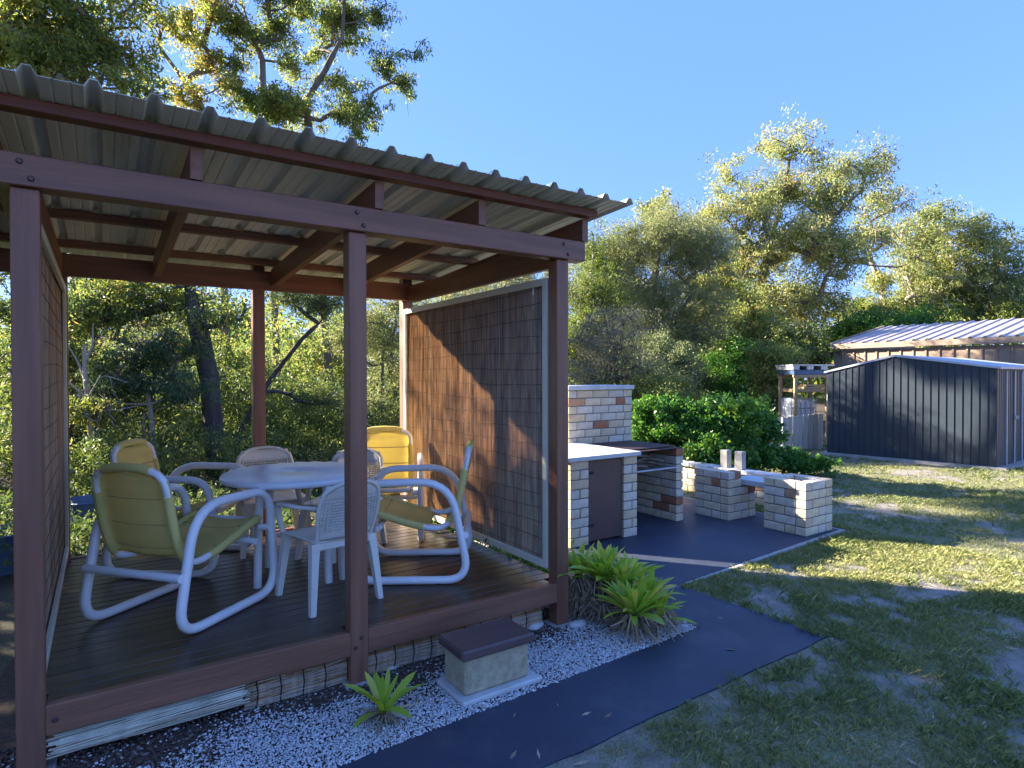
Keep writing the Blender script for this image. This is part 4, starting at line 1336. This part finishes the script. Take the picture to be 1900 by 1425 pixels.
# blue garden tubs behind the gazebo at the left
for k, (x, y, rz, lab) in enumerate(((-.50, 3.35, .1, 'blue ribbed plastic tub seen left of the left front post'), (.28, 4.55, .2, 'blue ribbed plastic tub behind the left reed screen, under the bush'))):
    t = empty('garden_tub', (x, y, 0), rz, label=lab, cat='tub', group='blue ribbed tubs behind the gazebo')
    mb = MB()
    N = 40; rg = []
    vs = []
    for z, q in ((0, .90), (.30, 1.0), (.30, .94), (.02, .84)):
        for i in range(N):
            an = 2*math.pi*i/N
            ex = lambda v: math.copysign(abs(v)**.45, v)
            rr = 1+.02*(i % 2)
            vs.append((.34*q*rr*ex(math.cos(an)), .24*q*rr*ex(math.sin(an)), z))
    fs = [(a_*N+i, a_*N+(i+1) % N, (a_+1)*N+(i+1) % N, (a_+1)*N+i) for a_ in range(3) for i in range(N)]
    mb.raw(vs, fs); mb.build('tub', MT['blueplastic'], t)
    mb = MB(); mb.tube([(.345*math.copysign(abs(math.cos(2*math.pi*i/24))**.45, math.cos(2*math.pi*i/24)), .245*math.copysign(abs(math.sin(2*math.pi*i/24))**.45, math.sin(2*math.pi*i/24)), .30) for i in range(24)], .012, n=5, closed=True)
    mb.build('rim', MT['blueplastic'], t)

#PART3
# ------------------------------------------------------------------ trees and bushes
def leaves(P, n_per, rad, ln, wd, r_, droop=.3, flat=.75, fill=.5):
    """leaf quads in clumps: P (M,3) centres, rad (M,)"""
    M_ = len(P)
    N = M_*n_per
    c = np.repeat(P, n_per, 0); R = np.repeat(rad, n_per)
    d = r_.normal(size=(N, 3))*.50
    sub = r_.normal(size=(M_, 5, 3))*.85           # each clump breaks into a few sprays
    sp = sub[np.repeat(np.arange(M_), n_per), r_.integers(0, 5, N)]
    pos = c+(d*.62+sp*.8)*R[:, None]*np.array([1, 1, flat])
    a = r_.normal(size=(N, 3)); a[:, 2] -= droop*2; a /= np.linalg.norm(a, axis=1)[:, None]
    s = np.cross(a, r_.normal(size=(N, 3))); s /= np.linalg.norm(s, axis=1)[:, None]
    L = (ln*r_.uniform(.6, 1.3, N))[:, None]; Wd = (wd*r_.uniform(.6, 1.3, N))[:, None]
    V = np.stack([pos, pos+a*L*.45+s*Wd*.5, pos+a*L, pos+a*L*.45-s*Wd*.5], 1)
    return V.reshape(-1, 3), np.arange(N*4).reshape(-1, 4), N

def tree(name, label, cat, base, trunk_pts, r0, crowns, n_cl, cl_r, n_leaf, leaf, bark, mt, seed, droop=.3, group=None,
         tone=0.0, twigs=0, flat=.75, shell=.45, extra=0):
    """crowns: list of (cx,cy,cz,rx,ry,rz) relative to base. leaf=(length,width)"""
    r_ = np.random.default_rng(seed)
    root = empty(name, base, label=label, cat=cat, group=group)
    P = []
    wts = np.array([c[3]*c[4]*c[5] for c in crowns])**.8; wts /= wts.sum()
    for (cx, cy, cz, rx, ry, rz), w_ in zip(crowns, wts):
        k = max(2, int(n_cl*w_))
        d = r_.normal(size=(k, 3)); d /= np.linalg.norm(d, axis=1)[:, None]
        q = r_.random(k)**shell
        P.append(np.array([cx, cy, cz])+d*q[:, None]*np.array([rx, ry, rz]))
    P = np.concatenate(P)
    P = P[P[:, 2] > .15]
    # skeleton: every clump hangs on the nearest node already grown
    T = [np.array(p, float) for p in trunk_pts]
    nodes = []; par = []
    for i in range(len(T)-1):
        for k in range(4):
            nodes.append(T[i]+(T[i+1]-T[i])*k/4); par.append(len(nodes)-2)
    nodes.append(T[-1]); par.append(len(nodes)-2)
    ntr = len(nodes)
    start = max(1, int(ntr*.45))
    order = np.argsort(np.linalg.norm(P-nodes[start], axis=1))
    for i in order:
        p = P[i]
        arr = np.array(nodes[start:])
        dist = np.linalg.norm(arr-p, axis=1)
        up = np.clip(arr[:, 2]-p[2], 0, None)
        j = int(np.argmin(dist+up*.9))+start
        a = nodes[j]
        L = np.linalg.norm(p-a)
        m_ = max(1, int(L/ (cl_r*1.1)))
        prev = j
        off_ = r_.normal(size=3)*L*.09
        for k in range(1, m_+1):
            t = k/m_
            pt = a+(p-a)*t+off_*math.sin(t*math.pi)+r_.normal(size=3)*L*.02*(k < m_)
            pt[2] += L*.08*math.sin(t*math.pi)
            nodes.append(pt); par.append(prev); prev = len(nodes)-1
    n = len(nodes)
    cnt = np.zeros(n)
    kids = [[] for _ in range(n)]
    for i in range(n):
        if par[i] >= 0 and i > 0: kids[par[i]].append(i)
    for i in range(n-1, -1, -1):
        cnt[i] += 1 if not kids[i] else 0
        if i > 0 and par[i] >= 0: cnt[par[i]] += cnt[i]
    tot = max(1, cnt[0])
    rad = r0*np.power(cnt/tot, .48)
    rad[:ntr] = np.maximum(rad[:ntr], r0*np.linspace(1.0, .35, ntr)*.6)
    rad[0] *= 1.25
    rad = np.maximum(rad, r0*.035)
    # chains
    mt_, ml_ = MB(), MB()
    done = set()
    def chain(s, first, mb):
        pts = [nodes[s], nodes[first]] if s >= 0 else [nodes[first]]
        rr = [min(rad[s], rad[first]*1.25), rad[first]] if s >= 0 else [rad[first]]
        cur = first
        while kids[cur]:
            nx_ = max(kids[cur], key=lambda q: rad[q])
            for o_ in kids[cur]:
                if o_ != nx_: stack.append((cur, o_))
            pts.append(nodes[nx_]); rr.append(rad[nx_]); cur = nx_
        if len(pts) > 1:
            mb.tube([tuple(q) for q in pts], [float(q) for q in rr], n=10 if rr[0] > r0*.6 else (6 if rr[0] > r0*.2 else 4), caps=False)
    stack = []
    chain(-1, 0, mt_)
    while stack:
        s, f = stack.pop()
        chain(s, f, ml_)
    for _ in range(twigs):
        i = int(r_.integers(ntr, n)) if n > ntr else 0
        p = np.array(nodes[i]); q = p+r_.normal(size=3)*cl_r*.9; mid_ = (p+q)/2+r_.normal(size=3)*cl_r*.15
        ml_.tube([tuple(p), tuple(mid_), tuple(q)], [rad[i]*.6+.003, .006, .003], n=3, caps=False)
    mt_.build('trunk', MT[bark], root)
    if ml_.v: ml_.build('branches', MT[bark], root, kind='stuff')
    rads = cl_r*r_.uniform(.6, 1.25, len(P))
    V, F, N = leaves(P, n_leaf, rads, leaf[0], leaf[1], r_, droop, flat)
    per = np.repeat(r_.normal(0, .13, len(P)), n_leaf)
    v = np.clip(r_.normal(.45+tone, .20, N)+per, 0, 1)
    link('crown', npmesh('crown', V, F, MT[mt], attr=v), root, kind='stuff')
    return root

CAM = np.array([0.2345, -2.9939, 1.5382])
FW, RT, UP = np.array(fwd), np.array(r2), np.array(u2)
def at(px, py, d):
    """world point seen at photo pixel (px, py) at distance d in front of the camera"""
    return CAM + d*(FW + RT*(px-950)/1136.0 + UP*(712.5-py)/1136.0)
def vtree(name, label, cat, d, trunk, r0, crowns, n_cl, cl_r, n_leaf, leaf, bark, mt, seed, **kw):
    """trunk: photo pixels from the foot up; crowns: (px, py, rx, ry[, depth offset]) of foliage masses"""
    b = at(trunk[0][0], 700, d); base = (float(b[0]), float(b[1]), 0.0)
    rs = np.random.default_rng(seed+5000)
    tp = [(0.0, 0.0, 0.0)]
    for (px_, py_) in trunk[1:]:
        p = at(px_, py_, d)-np.array(base)+FW*rs.uniform(-.3, .3)*d*.02
        tp.append(tuple(float(q) for q in p))
    cs = []
    for c in crowns:
        dd = d+(c[4] if len(c) > 4 else rs.uniform(-.04, .04)*d)
        p = at(c[0], c[1], dd)-np.array(base)
        rx, ry = c[2]*d/1136, c[3]*d/1136
        cs.append((p[0], p[1], p[2], rx, rx, ry))
    return tree(name, label, cat, base, tp, r0, cs, n_cl, cl_r, n_leaf, leaf, bark, mt, seed, **kw)

# --- gum trees above and behind the gazebo
vtree('gum_tree', 'big dark trunked tree close behind the gazebo, left of the back middle post', 'tree', 9, [(405, 890), (398, 800), (385, 700), (368, 610), (352, 545), (340, 490)], .135,
      [(230, 545, 90, 35), (330, 560, 70, 40), (170, 570, 60, 50), (440, 585, 45, 35), (330, 420, 110, 60), (420, 330, 90, 60)], 150, .30, 260, (.07, .022), 'barkdark', 'leaf_gum', 101, tone=-.02, twigs=200)
vtree('gum_tree', 'dense leafy gum tree filling the top left corner above the roof', 'tree', 13, [(150, 870), (140, 600), (150, 300), (160, 180), (140, 60), (90, -40)], .15,
      [(30, 50, 80, 55), (150, 60, 80, 50), (225, 115, 60, 45), (110, 130, 90, 40), (90, -60, 150, 60), (270, 160, 40, 25), (-60, 60, 80, 80), (250, 30, 30, 30)], 190, .38, 260, (.12, .042), 'bark', 'leaf_gum', 102, tone=.1, twigs=120)
vtree('gum_tree', 'open gum tree with two bare forking limbs above the fourth roof rib from the left', 'tree', 15, [(430, 880), (420, 600), (395, 280), (372, 195), (335, 140), (300, 95), (268, 30)], .095,
      [(345, 40, 28, 45), (385, 110, 35, 30), (400, 30, 40, 30), (345, 175, 40, 20), (310, 30, 22, 40), (430, 160, 25, 25), (390, -60, 90, 50)], 125, .25, 170, (.11, .036), 'bark', 'leaf_gum', 103, tone=.25, shell=.8, twigs=160)
vtree('gum_tree', 'upright gum tree with reddish limbs above the middle of the roof', 'tree', 15.5, [(520, 880), (510, 600), (500, 280), (488, 190), (485, 110), (460, 40), (430, -40)], .10,
      [(505, 55, 35, 45), (450, 60, 30, 40), (470, 185, 35, 35), (530, 195, 55, 32), (545, 120, 30, 25), (520, -40, 60, 50), (560, 20, 30, 30), (430, 130, 25, 25)], 135, .25, 180, (.11, .036), 'bark', 'leaf_gum', 104, tone=.05, shell=.8, twigs=200)
vtree('gum_tree', 'gum tree with drooping side branches, rightmost of those above the roof', 'tree', 16, [(620, 880), (600, 600), (585, 300), (565, 190), (600, 130), (635, 70), (640, -30)], .10,
      [(640, 40, 60, 45), (600, 85, 30, 25), (665, 210, 45, 48), (715, 120, 32, 28), (745, 150, 30, 25), (770, 95, 12, 16), (560, 210, 40, 22), (630, 150, 35, 20), (700, 25, 30, 25), (640, -60, 60, 40)], 150, .25, 170, (.11, .034), 'bark', 'leaf_gum', 105, tone=-.02, droop=.8, shell=.8, twigs=220)
# --- understory behind the gazebo
und = [
 ('small_tree', 'sapling with bluish foliage behind the left yellow armchairs', 8.6, [(290, 900), (285, 800), (275, 700)], .035, [(255, 690, 75, 50), (310, 650, 55, 35), (200, 735, 45, 35), (330, 720, 45, 40)], 60, .19, 330, (.06, .016), 'leaf_teal', .0, 'barkpale'),
 ('bush', 'little shrub with yellow green tips low behind the left reed screen', 8.0, [(185, 900), (182, 800)], .022, [(178, 762, 32, 20)], 14, .12, 260, (.05, .02), 'leaf_lime', .1, 'barkpale'),
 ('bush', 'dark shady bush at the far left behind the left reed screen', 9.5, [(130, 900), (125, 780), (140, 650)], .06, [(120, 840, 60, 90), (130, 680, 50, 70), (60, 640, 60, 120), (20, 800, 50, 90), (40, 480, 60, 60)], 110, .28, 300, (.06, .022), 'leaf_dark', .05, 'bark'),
 ('small_tree', 'grey limbed tea tree with a crooked trunk behind the left yellow armchairs', 10.5, [(170, 900), (180, 740), (170, 660), (200, 600), (230, 540)], .075, [(200, 560, 60, 40), (140, 600, 40, 40), (300, 600, 50, 30), (250, 640, 40, 25)], 70, .24, 160, (.055, .014), 'leaf_dry', -.1, 'bark'),
 ('bush', 'olive bush standing behind the plastic chair at the back of the deck', 12, [(470, 900), (475, 820), (480, 760)], .05, [(470, 790, 55, 60), (530, 820, 50, 55), (440, 700, 40, 40), (490, 710, 30, 40)], 100, .25, 280, (.06, .022), 'leaf_gum', .05, 'barkdark'),
 ('small_tree', 'branchy dark leaved tree leaning right beyond the back middle post', 9.5, [(420, 880), (445, 800), (480, 740), (510, 690), (560, 630), (600, 590)], .045, [(600, 742, 42, 24), (590, 560, 45, 30), (540, 545, 35, 30), (625, 520, 30, 20)], 60, .16, 220, (.06, .012), 'leaf_dark', .25, 'barkdark'),
 ('bush', 'sunlit yellow green bush right of the back middle post', 14, [(570, 900), (575, 850), (570, 800)], .05, [(560, 800, 60, 50), (620, 790, 40, 60), (600, 850, 60, 40), (540, 730, 30, 30)], 100, .28, 280, (.07, .026), 'leaf_lime', -.15, 'bark'),
 ('bush', 'warm straw coloured bush seen between the back middle post and the middle front post', 17, [(580, 860), (580, 760), (575, 700)], .05, [(560, 690, 40, 40), (600, 670, 40, 40), (620, 640, 40, 50)], 70, .32, 220, (.08, .026), 'leaf_gumwarm', .1, 'bark'),
 ('small_tree', 'pale green wattle right of the middle front post, behind the corner armchair', 11.5, [(700, 880), (705, 780), (710, 640)], .05, [(705, 610, 50, 50), (725, 700, 45, 60), (690, 780, 40, 60), (650, 640, 30, 50), (740, 560, 40, 30)], 120, .25, 300, (.07, .013), 'leaf_fine', -.05, 'bark'),
 ('small_tree', 'light green wattle whose top shows above the right reed screen', 13.5, [(880, 800), (890, 700), (900, 600)], .06, [(820, 560, 50, 40), (890, 540, 60, 45), (960, 520, 60, 50), (1020, 530, 40, 60), (900, 640, 90, 70)], 150, .30, 300, (.08, .014), 'leaf_fine', .1, 'bark'),
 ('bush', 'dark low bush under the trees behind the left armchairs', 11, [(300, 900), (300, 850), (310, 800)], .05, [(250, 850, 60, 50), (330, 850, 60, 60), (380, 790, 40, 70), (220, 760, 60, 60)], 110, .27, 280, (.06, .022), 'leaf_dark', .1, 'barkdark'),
 ('bush', 'loose olive bush behind the foot of the big dark trunk', 12.5, [(420, 880), (425, 820), (430, 760)], .05, [(430, 800, 45, 60), (360, 740, 40, 50), (440, 670, 30, 30), (330, 640, 45, 40)], 80, .26, 240, (.06, .022), 'leaf_gum', .1, 'barkdark'),
]
for i, (nm, lab, d, trk, r0, cr_s, nc, cl, nl, lf, m_, tone, bk) in enumerate(und):
    vtree(nm, lab, 'bush' if nm == 'bush' else 'tree', d, trk, r0, cr_s, nc, cl, nl, lf, bk, m_, 200+i, tone=tone, twigs=90)
# slender bare trunks among the bush
tr_ = random.Random(12)
for k, (px_, d, toppx, toppy, rr, bk, lab) in enumerate((
    (158, 8.3, 165, 640, .050, 'barkpale', 'mottled pale trunk right of the left reed screen, thickest of the slender trunks'),
    (120, 8.0, 128, 700, .030, 'barkpale', 'thin bluish trunk hugging the edge of the left reed screen'),
    (195, 9.5, 205, 720, .028, 'barkpale', 'slim pale trunk above the farther left armchair'),
    (285, 9.0, 280, 640, .026, 'bark', 'straight grey trunk between the left armchairs and the dark trunk'),
    (320, 9.8, 345, 700, .024, 'barkpale', 'thin pale trunk leaning right beside the big dark trunk'),
    (310, 10.5, 300, 720, .022, 'barkdark', 'slim dark trunk left of the big dark trunk'),
    (250, 8.8, 275, 760, .024, 'barkpale', 'forked pale trunk standing directly behind the headrest of the farther left armchair'),
    (440, 11, 436, 690, .020, 'barkdark', 'slim dark trunk just right of the big dark trunk'))):
    b = at(px_, 700, d); tpt = at(toppx, toppy, d)
    h = float(tpt[2]); dx_, dy_ = float(tpt[0]-b[0]), float(tpt[1]-b[1])
    pts = [(dx_*t+.05*math.sin(t*5+k), dy_*t+.03*math.cos(t*4+k), h*t) for t in [i/8 for i in range(9)]]
    root = empty('slender_trunk', (float(b[0]), float(b[1]), 0), label=lab, cat='tree', group='slender trunks in the bush behind the gazebo')
    mb = MB(); mb.tube(pts, [rr*(1.15-.75*i/8) for i in range(9)], n=8); mb.build('trunk', MT[bk], root)
    for j in range(4):
        mb = MB()
        p = Vector(pts[4+j]); q = p+Vector((tr_.uniform(-.5, .5), tr_.uniform(-.3, .3), tr_.uniform(.25, .7)))
        mb.tube([p, (p+q)/2+Vector((.04, 0, -.04)), q], [rr*.45, rr*.3, rr*.1], n=5, caps=False)
        mb.build('branch', MT[bk], root)
# --- trees at the right
vtree('wattle_tree', 'broad fine leaved light green wattle right of the gazebo roof', 'tree', 18, [(1210, 790), (1200, 640), (1215, 540), (1225, 460)], .12,
      [(1140, 480, 55, 50), (1225, 450, 85, 50), (1295, 480, 55, 60), (1180, 560, 85, 70), (1280, 590, 70, 70), (1200, 660, 70, 50)], 420, .42, 280, (.12, .020), 'bark', 'leaf_fine', 301, tone=.0, shell=.45, twigs=150)
vtree('wattle_tree', 'yellow green wattle top peeping out right beside the right front post', 'tree', 17, [(1095, 790), (1090, 650), (1095, 540), (1100, 470)], .10,
      [(1095, 470, 32, 45), (1100, 560, 50, 60), (1080, 640, 50, 60)], 150, .40, 260, (.11, .022), 'bark', 'leaf_lime', 302, tone=-.25, shell=.45)
vtree('gum_tree', 'sparse gum tip poking out above the broad wattle', 'tree', 24, [(1215, 780), (1215, 600), (1210, 450), (1212, 390)], .10,
      [(1200, 385, 14, 14), (1232, 372, 14, 14), (1215, 410, 30, 14)], 26, .30, 120, (.17, .05), 'bark', 'leaf_gumwarm', 308, shell=.6, tone=-.1, twigs=60)
vtree('dry_shrub', 'grey half dead twiggy shrub right behind the brick chimney', 'shrub', 13, [(1150, 800), (1148, 720), (1140, 650), (1135, 590)], .05,
      [(1110, 620, 45, 50), (1160, 640, 45, 60), (1100, 700, 50, 40), (1190, 700, 50, 40)], 130, .26, 150, (.055, .014), 'bark', 'leaf_dry', 303, twigs=600, shell=.5, tone=.1)
vtree('gum_tree', 'tallest gum tree of the right half with an open crown against the sky', 'tree', 27, [(1420, 760), (1414, 640), (1405, 560), (1425, 470), (1450, 380), (1462, 300)], .26,
      [(1350, 325, 32, 32), (1335, 390, 38, 42), (1400, 385, 50, 50), (1475, 275, 45, 28), (1420, 265, 30, 20), (1455, 350, 60, 45), (1535, 375, 65, 45), (1555, 315, 45, 28), (1620, 305, 48, 20), (1500, 450, 90, 55), (1385, 470, 60, 50), (1400, 560, 80, 50), (1560, 470, 50, 50), (1490, 560, 80, 50), (1300, 440, 35, 40), (1690, 480, 30, 30), (1300, 400, 25, 25)],
      470, .50, 150, (.17, .052), 'bark', 'leaf_gumwarm', 304, shell=.6, tone=.0, twigs=350, flat=.8)
vtree('gum_tree', 'thin pale limbed gum tree between the two big crowns at the right', 'tree', 30, [(1660, 760), (1655, 640), (1640, 540), (1615, 470), (1640, 400)], .22,
      [(1640, 375, 42, 30), (1620, 435, 45, 30), (1668, 430, 30, 30), (1640, 520, 35, 30), (1600, 600, 60, 35), (1680, 580, 50, 40), (1695, 500, 35, 45)], 150, .50, 130, (.18, .054), 'barkpale', 'leaf_gumwarm', 305, shell=.65, twigs=200, flat=.8)
vtree('gum_tree', 'round crowned gum tree above the long tan shed at the right edge', 'tree', 30, [(1745, 760), (1740, 640), (1730, 570), (1760, 500), (1790, 440)], .28,
      [(1745, 398, 40, 25), (1715, 450, 42, 42), (1795, 440, 55, 38), (1855, 480, 45, 42), (1760, 520, 80, 50), (1845, 560, 70, 50), (1900, 530, 45, 60), (1740, 590, 60, 40), (1950, 560, 60, 70)],
      360, .52, 190, (.18, .055), 'barkpale', 'leaf_gumwarm', 306, shell=.5, tone=-.08, twigs=250, flat=.8)
vtree('gum_tree', 'lower olive gum tree just right of the broad wattle', 'tree', 22, [(1345, 780), (1340, 660), (1350, 600), (1345, 540)], .14,
      [(1335, 540, 55, 50), (1310, 620, 60, 45), (1430, 640, 60, 35), (1380, 600, 50, 50)], 240, .44, 230, (.13, .040), 'bark', 'leaf_gum', 307, shell=.5, tone=.2, twigs=120)
for i, (lab, d, bp_, cr_s, nc, cl, m_, tone) in enumerate((
    ('dark green bush below the wattle, above the left part of the vine', 19, (1270, 770), [(1260, 710, 60, 50), (1220, 670, 50, 40)], 100, .34, 'leaf_dark', .12),
    ('bright green rounded bush at the foot of the tallest gum tree', 20, (1350, 780), [(1350, 670, 50, 45), (1345, 720, 50, 40)], 100, .34, 'leaf_vine', -.05),
    ('tangled olive bush left of the timber rack', 17, (1435, 790), [(1435, 730, 32, 60), (1425, 670, 40, 30)], 100, .28, 'leaf_gum', .15),
    ('dark bush between the bright rounded bush and the rack', 21, (1400, 790), [(1400, 720, 50, 50), (1480, 650, 60, 40)], 90, .38, 'leaf_dark', .15),
    ('deep green bush above the left end of the long tan shed', 27, (1640, 760), [(1620, 608, 60, 18), (1700, 600, 50, 20), (1570, 630, 40, 30)], 100, .48, 'leaf_vine', -.2),
    ('yellow green bush behind the roof of the long tan shed', 29, (1800, 760), [(1620, 575, 50, 22), (1800, 600, 120, 25)], 110, .5, 'leaf_lime', -.2),
    ('olive scrub directly behind the brick chimney', 12, (1220, 830), [(1215, 720, 40, 30), (1250, 730, 40, 30), (1150, 760, 60, 40)], 110, .24, 'leaf_gum', .1),
    ('pale olive scrub between the chimney and the dark green bush', 14.5, (1250, 800), [(1240, 690, 50, 40), (1200, 660, 40, 40)], 90, .28, 'leaf_fine', -.25))):
    h_ = 0
    vtree('bush', lab, 'bush', d, [bp_, (bp_[0]+4, (bp_[1]+cr_s[0][1])/2), (bp_[0]-3, cr_s[0][1])], .05, cr_s, nc, cl, 240, (.085*d/16, .032*d/16), 'bark', m_, 320+i, tone=tone, shell=.45)
# the vine mound over the fence behind the barbecue
vtree('vine', 'bright green leafy vine mounded up behind the brick seats', 'vine', 9.2, [(1320, 870), (1318, 840), (1320, 800)], .035,
     [(1215, 790, 45, 45), (1280, 790, 60, 48), (1350, 785, 60, 45), (1390, 812, 50, 46), (1300, 840, 90, 35), (1425, 848, 38, 16)], 260, .15, 230, (.060, .042), 'barkdark', 'leaf_vine', 340, shell=.4, twigs=60, droop=.1)
vtree('vine', 'low runner of vine trailing from the mound towards the blue shed', 'vine', 9.8, [(1480, 865), (1482, 858), (1485, 852)], .02,
     [(1475, 855, 35, 14), (1510, 862, 25, 9)], 50, .09, 180, (.055, .038), 'barkdark', 'leaf_vine', 341, shell=.5, droop=.1)
# weeds at the deck edge below the right screen
r_ = np.random.default_rng(88)
Pw = np.stack([r_.uniform(2.66, 2.80, 60), r_.uniform(.25, 2.1, 60), r_.uniform(.12, .33, 60)], 1)
V, F, N = leaves(Pw, 40, np.full(60, .09), .07, .012, r_, droop=-.3)
wd_ = empty('weeds', (0, 0, 0), label='green weeds growing along the deck edge under the right reed screen', cat='weeds')
link('foliage', npmesh('foliage', V, F, MT['leaf_vine'], attr=r_.random(N)), wd_, kind='stuff')

# --- trees outside the picture at the left, whose shade falls on the lawn and the path
for i, (lab, b_, cr_s) in enumerate((
    ('large gum tree left of the view beyond the gazebo', (-6.6, 8.2, 0), [(0, 0, 4.2, 2.6, 2.2, 2.0), (.5, 0, 7, 2.6, 2.2, 1.8), (0, 0, 2.0, 2.0, 1.8, 1.4)]),
    ('gum tree left of the view close to the gazebo', (-4.4, 4.6, 0), [(0, 0, 3.4, 1.9, 1.8, 1.6), (.3, 0, 5.6, 2.0, 1.8, 1.6), (0, 0, 1.6, 1.6, 1.6, 1.1)]),
    ('spreading gum tree left of the view farther back', (-11.0, 10.5, 0), [(0, 0, 4.2, 3.0, 3.0, 2.4), (1.5, 1, 8, 3.0, 3.0, 2.2)]),
    ('added slim gum tree unseen left of the view, its small high crown blocking sun from the path', (-5.2, 8.8, 0), [(0, 0, 5.35, .5, .5, .4)]),  # added out of view: small crown placed to block stray sun on the path
    ('gum tree left of the view beside the lawn end', (-5.6, .6, 0), [(0, 0, 3.2, 2.2, 2.2, 1.8), (.3, 0, 5.6, 2.2, 2.0, 1.6), (0, 0, 1.4, 1.8, 1.8, 1.2)]))):
    tree('gum_tree', lab, 'tree', b_, [(0, 0, 0), (.1, 0, 2), (0, .2, 4), (.3, 0, 6)], .2, cr_s, 90, .75, 160, (.17, .07), 'bark', 'leaf_gum', 360+i, shell=.45)

# --- far bush beyond everything, one mass
r_ = np.random.default_rng(99)
n = 420
a = r_.uniform(-.35, 1.55, n); d = r_.uniform(38, 60, n)
Pf = np.stack([.2+np.sin(a)*d, -3+np.cos(a)*d, r_.random(n)**1.3*6.0], 1)
V, F, N = leaves(Pf, 150, r_.uniform(1.3, 2.4, n), .55, .22, r_)
link('far_bush', npmesh('far_bush', V, F, MT['leaf_gum'], attr=np.clip(r_.normal(.4, .2, N)+np.repeat(r_.normal(0, .15, n), 150), 0, 1)), kind='stuff')
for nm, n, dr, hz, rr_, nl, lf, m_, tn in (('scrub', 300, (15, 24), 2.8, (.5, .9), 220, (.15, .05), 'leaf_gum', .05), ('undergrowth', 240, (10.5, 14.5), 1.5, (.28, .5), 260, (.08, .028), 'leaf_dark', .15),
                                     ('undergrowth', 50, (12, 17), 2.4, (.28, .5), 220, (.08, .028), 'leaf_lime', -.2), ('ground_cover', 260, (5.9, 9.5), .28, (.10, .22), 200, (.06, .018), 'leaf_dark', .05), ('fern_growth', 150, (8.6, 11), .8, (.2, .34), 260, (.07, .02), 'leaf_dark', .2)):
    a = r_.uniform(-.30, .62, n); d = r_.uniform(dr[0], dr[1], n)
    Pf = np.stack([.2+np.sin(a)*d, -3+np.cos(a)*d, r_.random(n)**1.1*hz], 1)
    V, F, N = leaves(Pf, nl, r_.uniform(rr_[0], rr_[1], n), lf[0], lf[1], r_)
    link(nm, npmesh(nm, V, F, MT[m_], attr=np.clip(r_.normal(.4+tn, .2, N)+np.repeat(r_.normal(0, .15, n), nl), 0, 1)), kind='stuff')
# fallen leaves on the lawn, the mulch and the edges of the path
n = 2600
x = r_.uniform(-1, 12, n); y = r_.uniform(-3.2, 3.2, n)
ok = ((y < 0.0) | (x > 6.7)) & ((r_.random(n) < .25) | on_lawn(x, y)) & ~((x > -.1) & (x < 2.7) & (y > -.1))
x, y = x[ok], y[ok]; n = len(x)
z = np.where(on_lawn(x, y), gz(x, y)+.012, .009)
z = np.where((y > -.69) & (x < 3.25), .012, z)
a = r_.uniform(0, 6.28, n); L = r_.uniform(.012, .04, n); w_ = L*r_.uniform(.15, .3, n)
P = np.stack([x, y, z], 1); dx = np.stack([np.cos(a)*L, np.sin(a)*L, r_.uniform(0, .006, n)], 1); dy = np.stack([-np.sin(a)*w_, np.cos(a)*w_, r_.uniform(0, .004, n)], 1)
V = np.stack([P-dx, P+dy, P+dx, P-dy], 1).reshape(-1, 3)
link('fallen_leaves', npmesh('fallen_leaves', V, np.arange(n*4).reshape(-1, 4), MT['deadleaf'], attr=r_.random(n)), kind='stuff')
